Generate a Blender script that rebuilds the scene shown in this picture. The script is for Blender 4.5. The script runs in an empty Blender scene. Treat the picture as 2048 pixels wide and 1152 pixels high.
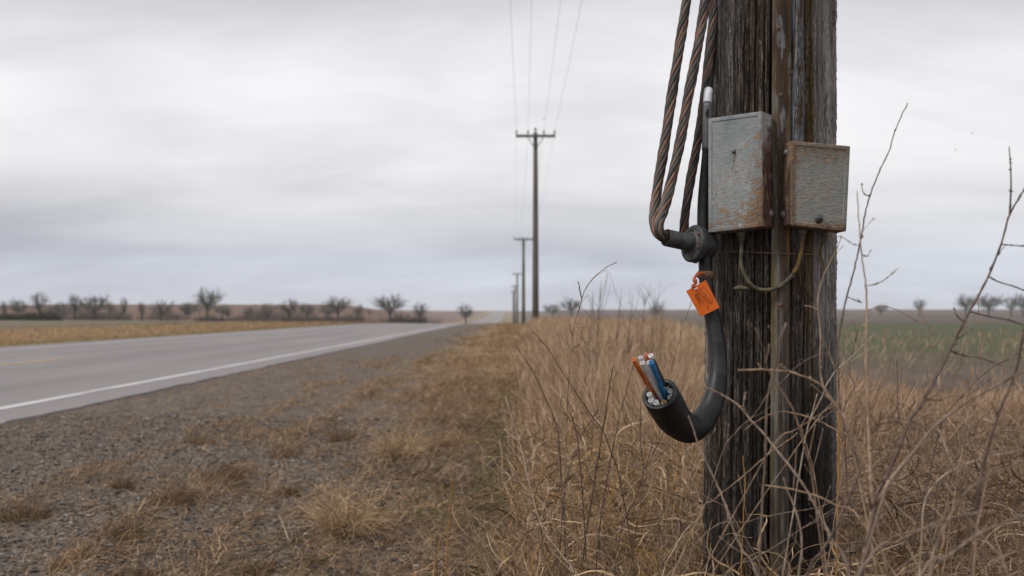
import bpy, bmesh, math, random
import numpy as np
from mathutils import Vector, Matrix
random.seed(7); RNG = np.random.default_rng(11)
PI = math.pi
sc = bpy.context.scene
COL = sc.collection
H = 1.05                      # eye height in metres
F = 2276.0                    # focal length in photo pixels (40 mm on a 36 mm sensor)
CX, CY = 1020.0, 628.0        # vanishing point of the road in the photo

def P(px, py, D):             # survey helper: a sight line at a known distance -> metres
    return np.array([(px-CX)*D/F, D, H+(CY-py)*D/F])

# ------------------------------------------------------------------ mesh tools
class MB:
    def __init__(s): s.v=[]; s.q=[]; s.t=[]; s.c=[]; s.n=0
    def add(s, v, q=None, t=None, tint=None):
        v=np.asarray(v,float).reshape(-1,3)
        if q is not None and len(q): s.q.append(np.asarray(q,np.int64).reshape(-1,4)+s.n)
        if t is not None and len(t): s.t.append(np.asarray(t,np.int64).reshape(-1,3)+s.n)
        if tint is None: tint=0.5
        s.c.append(np.broadcast_to(np.asarray(tint,float),(len(v),)).copy())
        s.v.append(v); s.n+=len(v)
    def build(s, name, mat, parent=None, smooth=True, loc=None, collection=None):
        me=bpy.data.meshes.new(name)
        v=np.concatenate(s.v); 
        q=np.concatenate(s.q) if s.q else np.zeros((0,4),np.int64)
        t=np.concatenate(s.t) if s.t else np.zeros((0,3),np.int64)
        if loc is not None: v=v-np.asarray(loc)
        me.vertices.add(len(v)); me.vertices.foreach_set('co', v.astype(np.float32).ravel())
        nl=len(q)*4+len(t)*3
        me.loops.add(nl)
        me.loops.foreach_set('vertex_index', np.concatenate([q.ravel(),t.ravel()]).astype(np.int32))
        me.polygons.add(len(q)+len(t))
        st=np.concatenate([np.arange(len(q))*4, len(q)*4+np.arange(len(t))*3]).astype(np.int32)
        me.polygons.foreach_set('loop_start', st)
        me.polygons.foreach_set('use_smooth', np.full(len(q)+len(t), smooth))
        a=me.attributes.new('tint','FLOAT','POINT'); a.data.foreach_set('value', np.concatenate(s.c).astype(np.float32))
        me.update(calc_edges=True)
        mats = mat if isinstance(mat,(list,tuple)) else [mat]
        for m in mats: me.materials.append(m)
        return link(name, me, parent, loc)

def link(name, me, parent=None, loc=None):
    o=bpy.data.objects.new(name, me); COL.objects.link(o)
    if loc is not None:
        o.location=Vector(tuple(loc))
    if parent is not None:
        o.parent=parent
        if loc is None and parent.location.length>0:
            o.location=-parent.location      # part vertices are given in world metres
        elif loc is not None:
            o.location=Vector(tuple(loc))-parent.location
    return o
def tag(o, label=None, cat=None, group=None, kind=None):
    if label: o['label']=label
    if cat: o['category']=cat
    if group: o['group']=group
    if kind: o['kind']=kind
    return o
def thing(name, label, cat, loc=(0,0,0), group=None):
    o=bpy.data.objects.new(name,None); COL.objects.link(o); o.location=loc
    o.empty_display_size=.1
    return tag(o,label,cat,group)

def catmull(pts, n):
    p=np.asarray(pts,float)
    if len(p)==2: 
        t=np.linspace(0,1,n)[:,None]; return p[0]*(1-t)+p[1]*t
    d=np.r_[0,np.cumsum(np.maximum(np.linalg.norm(np.diff(p[:,:3],axis=0),axis=1),1e-6)**.5)]
    u=np.linspace(0,d[-1],n); out=np.zeros((n,p.shape[1]))
    m=np.zeros_like(p)
    m[1:-1]=(p[2:]-p[:-2])/(d[2:]-d[:-2])[:,None]; m[0]=(p[1]-p[0])/(d[1]-d[0]); m[-1]=(p[-1]-p[-2])/(d[-1]-d[-2])
    i=np.clip(np.searchsorted(d,u,side='right')-1,0,len(p)-2)
    h=(d[i+1]-d[i])[:,None]; s=((u-d[i])[:,None])/h
    return (2*s**3-3*s**2+1)*p[i]+(s**3-2*s**2+s)*h*m[i]+(-2*s**3+3*s**2)*p[i+1]+(s**3-s**2)*h*m[i+1]

def frames(p):
    T=np.gradient(p,axis=0); T/=np.linalg.norm(T,axis=1)[:,None]+1e-12
    a=np.array([0.,0,1]) if abs(T[0][2])<.8 else np.array([1.,0,0])
    A=np.zeros_like(p); x=np.cross(T[0],a); x/=np.linalg.norm(x); A[0]=x
    for i in range(1,len(p)):
        x=A[i-1]-T[i]*np.dot(A[i-1],T[i]); A[i]=x/(np.linalg.norm(x)+1e-12)
    return T,A,np.cross(T,A)

def tube(mb, pts, rad, sides=8, caps=True, tint=None):
    p=np.asarray(pts,float); n=len(p); r=np.broadcast_to(np.asarray(rad,float),(n,))
    T,A,B=frames(p); an=np.arange(sides)*2*PI/sides
    v=(p[:,None]+r[:,None,None]*(np.cos(an)[None,:,None]*A[:,None]+np.sin(an)[None,:,None]*B[:,None])).reshape(-1,3)
    i=np.arange(n-1)[:,None]*sides; j=np.arange(sides)[None]; k=(j+1)%sides
    q=np.stack([i+j,i+k,i+sides+k,i+sides+j],-1).reshape(-1,4)
    t=[]
    if caps:
        v=np.vstack([v,p[:1],p[-1:]]); b=n*sides
        for jj in range(sides):
            t+= [(b,(jj+1)%sides,jj),(b+1,(n-1)*sides+jj,(n-1)*sides+(jj+1)%sides)]
    mb.add(v,q,t,tint)

def lathe(mb, c, axis, prof, sides=32, tint=None):
    """prof: list of (distance along axis, radius); closes at zero radius"""
    c=np.asarray(c,float); T=np.asarray(axis,float); T/=np.linalg.norm(T)
    a=np.array([0,0,1.]) if abs(T[2])<.8 else np.array([1.,0,0]); A=np.cross(T,a); A/=np.linalg.norm(A); B=np.cross(T,A)
    an=np.arange(sides)*2*PI/sides; n=len(prof)
    v=np.concatenate([c+T*d+r*(np.cos(an)[:,None]*A+np.sin(an)[:,None]*B) for d,r in prof])
    i=np.arange(n-1)[:,None]*sides; j=np.arange(sides)[None]; k=(j+1)%sides
    q=np.stack([i+j,i+k,i+sides+k,i+sides+j],-1).reshape(-1,4)
    mb.add(v,q,None,tint)

def strands(mb, Pn, R, sides=3, tint=None):
    """Pn (N,K,3) paths, R (N,K) radii; sides 2 gives flat blades"""
    N,K,_=Pn.shape
    T=np.gradient(Pn,axis=1); T/=np.linalg.norm(T,axis=2)[...,None]+1e-9
    ref=RNG.normal(size=(N,1,3)); ref[...,2]*=.3
    A=np.cross(T,np.broadcast_to(ref,T.shape)); A/=np.linalg.norm(A,axis=2)[...,None]+1e-9
    B=np.cross(T,A); base=(np.arange(N)*K*sides)[:,None,None]
    if sides==2:
        v=np.stack([Pn+A*R[...,None],Pn-A*R[...,None]],2)
        i=(np.arange(K-1)*2)[None,:,None]
        q=np.concatenate([base+i,base+i+1,base+i+3,base+i+2],-1)
    else:
        an=np.arange(sides)*2*PI/sides
        v=Pn[:,:,None]+R[...,None,None]*(np.cos(an)[None,None,:,None]*A[:,:,None]+np.sin(an)[None,None,:,None]*B[:,:,None])
        i=(np.arange(K-1)*sides)[None,:,None]; j=np.arange(sides)[None,None]; k=(j+1)%sides
        q=np.stack([base+i+j,base+i+k,base+i+sides+k,base+i+sides+j],-1)
    tt=np.repeat(np.broadcast_to(np.asarray(.5 if tint is None else tint,float),(N,)),K*sides)
    mb.add(v.reshape(-1,3),q.reshape(-1,4),None,tt)

def wander(base, d0, length, K, curl, up=0., droop=0.):
    """curving strands: base (N,3), d0 (N,3), length (N,), curl = turn per step (radians)"""
    N=len(base); out=np.zeros((N,K,3)); out[:,0]=base; d=d0/np.linalg.norm(d0,axis=1)[:,None]
    w=RNG.normal(size=(N,3)); step=(length/(K-1))[:,None]
    for k in range(1,K):
        w=.75*w+.66*RNG.normal(size=(N,3))
        d=d+np.cross(w,d)*curl; d[:,2]+=up-droop*(k/K)
        d/=np.linalg.norm(d,axis=1)[:,None]; out[:,k]=out[:,k-1]+d*step
    return out

def vnoise(x,y,seed=0):
    x=np.asarray(x,float); y=np.asarray(y,float)
    xi=np.floor(x).astype(np.int64); yi=np.floor(y).astype(np.int64); fx=x-xi; fy=y-yi
    fx=fx*fx*(3-2*fx); fy=fy*fy*(3-2*fy)
    def h(a,b):
        n=(a*374761393+b*668265263+seed*974711)&0x7fffffff
        n=((n^(n>>13))*1274126177)&0x7fffffff; n=n^(n>>16)
        return (n&0xffff)/65535.
    return (h(xi,yi)*(1-fx)+h(xi+1,yi)*fx)*(1-fy)+(h(xi,yi+1)*(1-fx)+h(xi+1,yi+1)*fx)*fy
def sstep(a,b,x):
    t=np.clip((np.asarray(x,float)-a)/(b-a),0,1); return t*t*(3-2*t)

# ------------------------------------------------------------------ terrain
def macro(x,y):
    x=np.asarray(x,float); y=np.asarray(y,float)
    yy=np.maximum(y,1.)
    p=-2.3*sstep(105,340,y)+7.2*sstep(480,1400,y)
    L=6.0*sstep(190,620,y)
    R=4.6*sstep(150,1000,y)
    u=x/yy
    tl=sstep(-.045,-.16,u)*sstep(60,120,y); tr=sstep(.012,.05,u)
    z=p*(1-tl)*(1-tr)+L*tl*(1-tr)+R*tr
    return z
RIDGES=[(-1.88,.11,1.),(-2.68,.08,.6),(-1.34,.08,.45),(-.88,.13,.6),(-3.5,.06,.25)]
def ridge(x,y):
    r=0
    for q,(rx,rw,am) in enumerate(RIDGES):
        r=r+am*np.exp(-((x-rx-.30*(vnoise(y*.7,y*0+q,44)-.5))/(rw*(.6+.8*vnoise(y*1.1,y*0+q,45))))**2)*sstep(.28,.52,vnoise(y*1.6,x*1.5+q*7,48))
    return r
def ground(x,y):
    x=np.asarray(x,float); y=np.asarray(y,float)
    z=macro(x,y)
    near=sstep(60,20,y)*sstep(-4.9,-4.2,x)
    fx=sstep(4,1,x)
    z=z+near*fx*(.075*(vnoise(x*1.3,y*.55,3)-.5)+.05*(vnoise(x*3.1+5,y*1.4,4)-.5)+.018*(vnoise(x*11,y*9,5)-.5)+.008*(vnoise(x*31,y*29,6)-.5))
    far=sstep(40,120,np.hypot(x,y)); z=z+far*1.0*(vnoise(x*.011,y*.008,8)-.5)*sstep(20,60,np.abs(x+10))
    z=z-.05*sstep(-4.2,-1.5,x)*near+near*.05*ridge(x,y)*(.5+vnoise(x*6,y*4.,7))
    # road bed: the sheet dips a little under the asphalt slab
    z=z-.03*sstep(-4.7,-4.95,x)*sstep(-16.1,-15.8,x)
    return z
def G(px,py):
    D=H*F/(py-CY); x=(px-CX)*D/F
    return x,D

# ------------------------------------------------------------------ node helper
class N:
    def __init__(s,name,rough=.85,metal=0.,spec=.3):
        s.m=bpy.data.materials.new(name); s.m.use_nodes=True; s.t=s.m.node_tree
        s.b=s.t.nodes['Principled BSDF']; s.b.inputs['Roughness'].default_value=rough
        s.b.inputs['Metallic'].default_value=metal; s.b.inputs['Specular IOR Level'].default_value=spec
    def node(s,t,**k):
        n=s.t.nodes.new(t)
        for a,b in k.items(): setattr(n,a,b)
        return n
    def put(s,sock,v):
        if isinstance(v,bpy.types.NodeSocket): s.t.links.new(v,sock)
        elif isinstance(v,(tuple,list)) and len(v)==3 and sock.type=='RGBA': sock.default_value=(*v,1)
        else: sock.default_value=v
    def obj(s): return s.node('ShaderNodeTexCoord').outputs['Object']
    def gen(s): return s.node('ShaderNodeTexCoord').outputs['Generated']
    def pos(s): return s.node('ShaderNodeNewGeometry').outputs['Position']
    def attr(s,a): return s.node('ShaderNodeAttribute',attribute_name=a).outputs['Fac']
    def map(s,v,scale=(1,1,1),loc=(0,0,0)):
        n=s.node('ShaderNodeMapping'); s.put(n.inputs[0],v); n.inputs['Scale'].default_value=scale; n.inputs['Location'].default_value=loc
        return n.outputs[0]
    def xyz(s,v):
        n=s.node('ShaderNodeSeparateXYZ'); s.put(n.inputs[0],v); return n.outputs
    def noise(s,v,scale=5,detail=4,rough=.55,dist=0):
        n=s.node('ShaderNodeTexNoise'); s.put(n.inputs['Vector'],v); n.inputs['Scale'].default_value=scale
        n.inputs['Detail'].default_value=detail; n.inputs['Roughness'].default_value=rough; n.inputs['Distortion'].default_value=dist
        return n.outputs['Fac']
    def voro(s,v,scale=5,feature='F1',out='Distance',rand=1.):
        n=s.node('ShaderNodeTexVoronoi',feature=feature); s.put(n.inputs['Vector'],v); n.inputs['Scale'].default_value=scale
        n.inputs['Randomness'].default_value=rand
        return n.outputs[out]
    def ramp(s,f,stops,interp='LINEAR'):
        n=s.node('ShaderNodeValToRGB'); s.put(n.inputs[0],f); e=n.color_ramp.elements; n.color_ramp.interpolation=interp
        while len(e)<len(stops): e.new(.5)
        for el,(p,c) in zip(e,stops): el.position=p; el.color=(*c,1) if len(c)==3 else c
        return n.outputs[0]
    def mix(s,f,a,b,mode='MIX'):
        n=s.node('ShaderNodeMix',data_type='RGBA',blend_type=mode); s.put(n.inputs[0],f); s.put(n.inputs[6],a); s.put(n.inputs[7],b)
        return n.outputs[2]
    def math(s,op,a,b=0.,c=0.):
        n=s.node('ShaderNodeMath',operation=op); s.put(n.inputs[0],a); s.put(n.inputs[1],b); s.put(n.inputs[2],c); return n.outputs[0]
    def rng(s,v,a,b,c=0.,d=1.,smooth=True):
        n=s.node('ShaderNodeMapRange',interpolation_type='SMOOTHSTEP' if smooth else 'LINEAR')
        s.put(n.inputs[0],v)
        for i,x in enumerate((a,b,c,d)): n.inputs[i+1].default_value=x
        return n.outputs[0]
    def bump(s,h,strength=.5,dist=.01):
        n=s.node('ShaderNodeBump'); s.put(n.inputs['Height'],h); n.inputs['Strength'].default_value=strength; n.inputs['Distance'].default_value=dist
        s.t.links.new(n.outputs[0],s.b.inputs['Normal'])
    def color(s,c): s.put(s.b.inputs['Base Color'],c); return s.m
    def rough(s,v): s.put(s.b.inputs['Roughness'],v)

# ------------------------------------------------------------------ materials
def strand_mat(name, cols, rough=.8, sub=0.):
    g=N(name,rough,spec=.2); n=len(cols)
    c=g.ramp(g.attr('tint'),[(i/(n-1),k) for i,k in enumerate(cols)])
    d=g.noise(g.pos(),60,2)
    c=g.mix(g.rng(d,.35,.65,0,.35),c,(.5,.42,.33),'MULTIPLY')
    g.color(c); return g.m
M={}
M['tall']=strand_mat('tall_grass_straw',[(.105,.067,.041),(.23,.15,.092),(.385,.265,.168),(.53,.385,.26),(.28,.17,.072)])
M['tangle']=strand_mat('tangled_straw',[(.045,.029,.018),(.155,.102,.061),(.31,.212,.128),(.51,.37,.24),(.25,.145,.048)])
M['tangle_grey']=strand_mat('grey_tangled_straw',[(.04,.027,.02),(.12,.081,.055),(.22,.152,.105),(.38,.275,.195),(.22,.12,.045)])
M['litter']=strand_mat('matted_litter',[(.03,.02,.013),(.12,.076,.045),(.27,.177,.106),(.46,.32,.20),(.11,.105,.035)])
M['tuft']=strand_mat('tuft_straw',[(.13,.085,.05),(.27,.175,.10),(.40,.27,.155),(.48,.33,.19)])
M['verge']=strand_mat('verge_straw',[(.085,.056,.027),(.17,.108,.05),(.125,.078,.038),(.28,.178,.088),(.42,.28,.145)])
M['tuft_blond']=strand_mat('blond_straw',[(.18,.12,.07),(.36,.25,.145),(.52,.375,.22),(.60,.44,.27)])
M['tuft_brown']=strand_mat('tuft_brown_straw',[(.05,.031,.018),(.13,.082,.047),(.22,.142,.083),(.32,.215,.125)])
M['green_blade']=strand_mat('fresh_green_blade',[(.03,.06,.015),(.06,.10,.025),(.10,.13,.04)])
def stem_mat(name,a,b):
    g=N(name,.8,spec=.2); n=g.noise(g.map(g.obj(),(90,90,25)),1,3,.6)
    c=g.mix(g.rng(n,.38,.62),a,b); g.bump(n,.4,.002); return g.color(c)
M['stem_dark']=stem_mat('dark_weed_bark',(.055,.036,.03),(.12,.082,.064))
M['stem_tan']=stem_mat('tan_weed_bark',(.17,.115,.075),(.31,.215,.145))
M['stem_grey']=stem_mat('grey_weed_bark',(.12,.085,.065),(.23,.17,.13))
M['stem_pale']=stem_mat('pale_weed_bark',(.26,.2,.15),(.45,.36,.27))
M['stem_orange']=stem_mat('orange_straw',(.23,.12,.03),(.36,.2,.06))

# weathered post wood
def wood(name, tall=True):
    g=N(name,.88,spec=.15); o=g.obj(); x,y,z=g.xyz(o)
    u=g.math('ADD',g.math('MULTIPLY',x,.975/.157),g.math('MULTIPLY',y,-.223/.157))   # -1..1 across the roadside face
    fine=g.math('ADD',g.math('MULTIPLY',g.noise(g.map(o,(130,130,4.5)),1,6,.70,1.6),.62),g.math('MULTIPLY',g.noise(g.map(o,(210,210,34),(3,3,3)),1,5,.72,1.5),.38))
    mid=g.noise(g.map(o,(38,38,1.6),(3,1,2)),1,4,.6,.4)
    big=g.noise(g.map(o,(9,9,1.1),(7,3,1)),1,3,.5)
    fleck=g.noise(g.map(o,(260,260,34)),1,3,.7)
    c=g.ramp(fine,[(.40,(.007,.0055,.0045)),(.46,(.034,.027,.0225)),(.52,(.085,.068,.056)),(.58,(.31,.26,.215))])
    grey=g.ramp(fine,[(.36,(.03,.026,.023)),(.43,(.19,.17,.155)),(.57,(.50,.47,.445))])  # weathered grey; albedo raised to imitate open-sky light on the right boards
    c=g.mix(g.rng(mid,.46,.66,0,.6),c,(.04,.028,.023))
    c=g.mix(g.math('MULTIPLY',g.rng(u,.58,.66),g.rng(z,.85,1.2,.5,1.)),c,grey)
    c=g.mix(g.rng(big,.48,.62,0,.45),c,grey)
    # reddish-brown streaks on the left board
    c=g.mix(g.math('MULTIPLY',g.rng(mid,.48,.36),.42),c,(.10,.066,.045),'MIX')
    # blue-grey flaking paint and ochre rust run between strip and grey board
    uw=g.math('ADD',u,g.math('MULTIPLY',g.math('SUBTRACT',big,.5),.25))
    band=g.math('MULTIPLY',g.rng(uw,.20,.26),g.rng(uw,.53,.47))
    pn=g.noise(g.map(o,(42,42,9),(2,9,4)),1,5,.65)
    paint=g.math('MULTIPLY',g.math('MULTIPLY',band,g.rng(pn,.41,.50)),g.rng(z,1.12,1.4,0,.95))
    c=g.mix(g.math('MULTIPLY',band,g.rng(z,1.0,1.5,0,.75)),c,g.ramp(pn,[(.3,(.035,.022,.012)),(.5,(.17,.095,.03)),(.7,(.22,.14,.06))]))
    c=g.mix(paint,c,g.ramp(fine,[(.3,(.17,.18,.19)),(.7,(.34,.36,.39))]))
    och=g.math('MULTIPLY',g.math('MULTIPLY',g.rng(uw,.5,.54),g.rng(uw,.70,.60)),g.rng(mid,.42,.56))
    c=g.mix(g.math('MULTIPLY',och,.9),c,g.ramp(fine,[(.3,(.06,.04,.012)),(.7,(.2,.13,.045))]))
    # black creosote stain low on the right, moss tint
    blk=g.math('MULTIPLY',g.math('MULTIPLY',g.rng(uw,.22,.4),g.rng(uw,1.0,.8)),g.rng(z,1.0,.72))
    c=g.mix(g.math('MULTIPLY',blk,.8),c,(.014,.012,.011))
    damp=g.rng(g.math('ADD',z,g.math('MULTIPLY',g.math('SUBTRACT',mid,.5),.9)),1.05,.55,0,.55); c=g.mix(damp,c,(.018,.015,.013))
    c=g.mix(g.rng(fleck,.62,.70,0,.6),c,(.30,.245,.2))
    g.bump(g.math('ADD',g.math('MULTIPLY',fine,.7),g.math('MULTIPLY',fleck,.3)),1.,.013)
    return g.color(c)
M['wood']=wood('weathered_post_wood')
def guard_mat():
    g=N('rusty_guard_strip',.8,.0,.25); o=g.obj(); x,y,z=g.xyz(o)
    u=g.math('ADD',g.math('MULTIPLY',x,.975/.157),g.math('MULTIPLY',y,-.223/.157))
    n=g.noise(g.map(o,(60,60,8)),1,5,.65,.4); m=g.noise(g.map(o,(20,20,2.2),(4,4,4)),1,4,.6)
    uw=g.math('ADD',u,g.math('MULTIPLY',g.math('SUBTRACT',n,.5),.08))
    rust=g.ramp(n,[(.3,(.035,.022,.018)),(.6,(.075,.042,.03)),(.8,(.13,.075,.045))])
    olive=g.ramp(m,[(.35,(.10,.058,.022)),(.5,(.12,.092,.045)),(.65,(.13,.13,.105))])
    c=g.mix(g.rng(uw,.085,.11),olive,rust)
    c=g.mix(g.math('MULTIPLY',g.rng(uw,.205,.235),.9),c,g.ramp(n,[(.35,(.06,.035,.015)),(.6,(.19,.12,.05)),(.75,(.28,.27,.26))]))
    c=g.mix(g.math('MULTIPLY',g.rng(m,.52,.66),g.rng(z,1.35,.9,0,.7)),c,(.15,.145,.11))
    c=g.mix(g.math('MULTIPLY',g.rng(m,.5,.4),.6),c,(.03,.02,.015))
    fl=g.noise(g.map(o,(48,48,10),(5,2,7)),1,5,.66)
    c=g.mix(g.math('MULTIPLY',g.rng(fl,.53,.60),g.rng(uw,.25,.0,.85,.35)),c,g.ramp(n,[(.35,(.14,.145,.145)),(.65,(.27,.28,.285))]))
    c=g.mix(g.math('MULTIPLY',g.rng(fl,.46,.40),.7),c,g.ramp(m,[(.35,(.03,.018,.010)),(.65,(.16,.09,.03))]))
    fib=g.math('ADD',g.math('MULTIPLY',g.noise(g.map(o,(150,150,5)),1,6,.68,.5),.6),g.math('MULTIPLY',g.noise(g.map(o,(210,210,26),(3,3,3)),1,5,.7,.8),.4))
    low=g.math('MULTIPLY',g.rng(z,1.22,1.02,0,.88),g.rng(uw,.06,.12,.1,1.))
    c=g.mix(low,c,g.ramp(fib,[(.38,(.012,.010,.008)),(.46,(.05,.042,.034)),(.53,(.11,.09,.072)),(.62,(.24,.2,.165))]))
    dirt=g.noise(g.map(o,(75,75,5),(8,8,8)),1,5,.65,.4)
    c=g.mix(g.math('MULTIPLY',g.rng(dirt,.46,.58),g.rng(z,1.3,.7,.25,.85)),c,g.ramp(n,[(.35,(.02,.016,.013)),(.65,(.085,.07,.058))]))
    g.bump(g.math('ADD',fib,dirt),.9,.006); return g.color(c)
M['guard']=guard_mat()
def box_mat(name, w, h, kind):
    g=N(name,.6,.0,.4); o=g.obj(); x,y,z=g.xyz(o)
    n1=g.noise(o,75,6,.68,.6); n2=g.noise(g.map(o,(1,1,1),(5,2,8)),16,5,.6); n3=g.noise(g.map(o,(150,150,260)),1,3,.6)
    ws=g.noise(g.map(o,(70,70,230) if kind else (120,120,190)),1,6,.72,.5)
    if kind==0:
        base=g.ramp(n2,[(.3,(.145,.166,.172)),(.5,(.225,.248,.253)),(.7,(.31,.328,.328))])
        edge=g.math('ADD',g.math('MULTIPLY',g.rng(x,w*.12,w*.5,0,.19),g.rng(z,h*.55,-h*.3,.35,1.)),g.rng(z,-h*.12,-h*.5,0,.12))
        thr=g.math('ADD',g.math('ADD',g.math('MULTIPLY',n1,.62),g.math('MULTIPLY',n2,.38)),g.math('SUBTRACT',edge,.035))
        rustf=g.math('MULTIPLY',g.rng(thr,.485,.66,0,1.),g.rng(g.noise(g.map(o,(1,1,1),(9,2,1)),260,4,.7),.34,.56,.35,1.))
        sp=g.noise(g.map(o,(1,1,1),(2,2,6)),210,4,.7); rustf=g.math('MAXIMUM',rustf,g.math('MULTIPLY',g.rng(sp,.55,.64,0,.8),g.rng(n2,.40,.54)))
    else:
        base=g.ramp(n2,[(.3,(.15,.163,.152)),(.5,(.235,.25,.233)),(.7,(.32,.33,.305))])
        edge=g.math('ADD',g.math('ADD',g.rng(x,-w*.36,-w*.5,0,.2),g.rng(z,h*.15,h*.5,0,.12)),g.rng(z,-h*.40,-h*.5,0,.2))
        thr=g.math('ADD',g.math('ADD',g.math('MULTIPLY',ws,.6),g.math('MULTIPLY',n2,.4)),g.math('SUBTRACT',edge,-.02))
        rustf=g.math('MULTIPLY',g.rng(thr,.445,.70,0,.95),g.rng(g.noise(g.map(o,(1,1,1.6),(9,2,1)),230,4,.7),.34,.56,.4,1.))
    # rust bleeding down from the screws
    dn=g.noise(g.map(o,(420,420,24),(6,1,1)),1,4,.6)
    for sx,sz in ([(-.002,h*.18),(w*.46,h*.36)] if kind==0 else [(w*.02,-h*.40),(-w*.47,h*.36),(w*.3,h*.42)]):
        dx=g.math('ABSOLUTE',g.math('SUBTRACT',x,sx)); k=g.math('MULTIPLY',g.rng(dx,.007,.001),g.math('MULTIPLY',g.rng(z,sz+.002,sz-.004),g.rng(z,sz-.075,sz-.01)))
        rustf=g.math('MAXIMUM',rustf,g.math('MULTIPLY',k,g.rng(dn,.42,.6,.1,.8)))
    rc=g.ramp(n1,[(.3,(.05,.024,.013)),(.48,(.14,.068,.026)),(.62,(.235,.12,.04)),(.78,(.32,.21,.08))])
    c=g.mix(rustf,base,rc)
    # bare brown side (faces the strip)
    side=g.rng(x,w*.497,w*.5) if kind==0 else g.rng(x,-w*.497,-w*.5)
    sn=g.noise(g.map(o,(60,60,22),(1,7,3)),1,4,.65)
    c=g.mix(g.math('MULTIPLY',side,g.rng(sn,.62,.52)),c,g.ramp(n1,[(.35,(.04,.018,.014)),(.6,(.085,.04,.028)),(.75,(.17,.085,.05))]))
    c=g.mix(g.rng(ws,.68,.75,0,.5),c,(.38,.35,.27))
    g.rough(g.rng(rustf,0,1,.52,.9)); g.bump(g.math('ADD',g.math('MULTIPLY',ws,.75),g.math('MULTIPLY',n1,.5)),.62 if kind==0 else .8,.005)
    return g.color(c)
def simple(name,a,b,scale=60,rough=.6,metal=0.,spec=.4,bump=.2,dist=.002,st=(1,1,1)):
    g=N(name,rough,metal,spec); n=g.noise(g.map(g.obj(),st),scale,5,.6,.3)
    c=g.mix(g.rng(n,.36,.64),a,b); g.rough(g.rng(n,.3,.7,rough*.85,min(1,rough*1.15)))
    if bump: g.bump(n,bump,dist)
    return g.color(c)
M['bolt']=simple('grey_bolt_steel',(.13,.12,.11),(.26,.25,.24),140,.5,.4)
M['bolt_rust']=simple('rusty_bolt_steel',(.06,.035,.025),(.14,.08,.05),140,.8)
M['knob']=simple('dark_screw_plug',(.03,.033,.035),(.075,.08,.082),110,.55)
M['gland']=simple('dirty_cable_gland',(.07,.062,.05),(.16,.14,.11),90,.75)
M['hose']=simple('mossy_wire_hose',(.035,.034,.026),(.11,.092,.05),55,.8,bump=.5)
M['hose_ochre']=simple('ochre_stained_wire',(.07,.045,.018),(.19,.12,.032),70,.8,bump=.4)
def rubber():
    g=N('scuffed_black_rubber',.46,0,.3); o=g.obj(); n=g.noise(o,35,5,.65,.2); s=g.noise(g.map(o,(1,1,1),(3,3,3)),9,4,.6)
    d=g.noise(o,420,2,.6)
    c=g.mix(g.rng(n,.4,.7),(.006,.006,.0065),(.014,.014,.015)); c=g.mix(g.rng(d,.69,.74,0,.5),c,(.11,.1,.09))
    sc=g.noise(g.map(o,(1,1,.35),(7,1,4)),70,5,.75,.6); c=g.mix(g.rng(sc,.60,.70,0,.55),c,(.075,.066,.06)); du=g.noise(g.map(o,(1,1,1),(2,8,1)),14,4,.7); c=g.mix(g.rng(du,.48,.68,0,.4),c,(.045,.04,.037))
    g.rough(g.rng(s,.35,.65,.42,.6)); g.bump(g.math('ADD',n,g.math('MULTIPLY',d,.3)),.12,.003); return g.color(c)
M['rubber']=rubber()
M['sleeve']=simple('old_grey_rubber_fitting',(.022,.022,.023),(.055,.055,.057),60,.55,bump=.35)
M['riser']=simple('grey_riser_plastic',(.09,.095,.10),(.14,.145,.15),40,.5)
M['white']=simple('white_wrap',(.62,.62,.66),(.75,.75,.8),30,.5)
M['copper']=simple('weathered_copper_strand',(.105,.054,.038),(.20,.105,.072),70,.55,.35,bump=.5,st=(1,1,.4))
M['copper2']=simple('dull_copper_strand',(.075,.054,.043),(.155,.11,.085),70,.6,.3,bump=.5,st=(1,1,.4))
M['verdigris']=simple('dark_verdigris_strand',(.038,.041,.038),(.085,.09,.083),70,.6,.3,bump=.5,st=(1,1,.4))
M['blackstrand']=simple('black_strand',(.02,.021,.022),(.05,.05,.05),70,.6,.2,bump=.4)
M['tagc']=simple('orange_tag_card',(.66,.115,.012),(.74,.15,.016),25,.5,0,.35,bump=.05)
M['ink']=simple('black_ink',(.03,.014,.008),(.05,.02,.01),100,.8,bump=0)
M['strap']=simple('rusty_brown_strap',(.10,.055,.038),(.20,.115,.08),50,.65,bump=.3,st=(1,1,5))
M['tie']=simple('red_orange_tie',(.33,.07,.02),(.46,.11,.03),60,.5)
def plastic(name,c,alpha=None,rough=.35):
    g=N(name,rough,0,.45); n=g.noise(g.obj(),45,3)
    col=g.mix(g.rng(n,.35,.65),c,tuple(k*.72 for k in c)); 
    g.b.inputs['Subsurface Weight'].default_value=.0
    return g.color(col)
M['t_orange']=plastic('orange_plastic',(.55,.14,.03)); M['t_red']=plastic('coral_plastic',(.52,.16,.08))
M['t_white']=plastic('milky_plastic',(.62,.6,.6)); M['t_blue']=plastic('blue_plastic',(.012,.16,.38))
M['t_brown']=plastic('brown_plastic',(.075,.058,.05)); M['t_clear']=plastic('clear_milky_plastic',(.5,.52,.52),rough=.15)
M['t_amber']=plastic('amber_plastic',(.38,.26,.12)); M['t_cream']=plastic('cream_plastic',(.5,.47,.4))
M['far_pole']=simple('far_pole_wood',(.07,.06,.05),(.15,.13,.108),1.0,.9,st=(14,14,.8),bump=0)
M['insul']=simple('insulator_glaze',(.06,.05,.045),(.1,.09,.08),10,.4,bump=0)
M['line']=simple('bare_line_wire',(.20,.2,.21),(.28,.28,.29),10,.5,.4,bump=0)
M['rustwire']=simple('rusty_tie_wire',(.10,.055,.04),(.2,.11,.07),120,.8)
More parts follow.
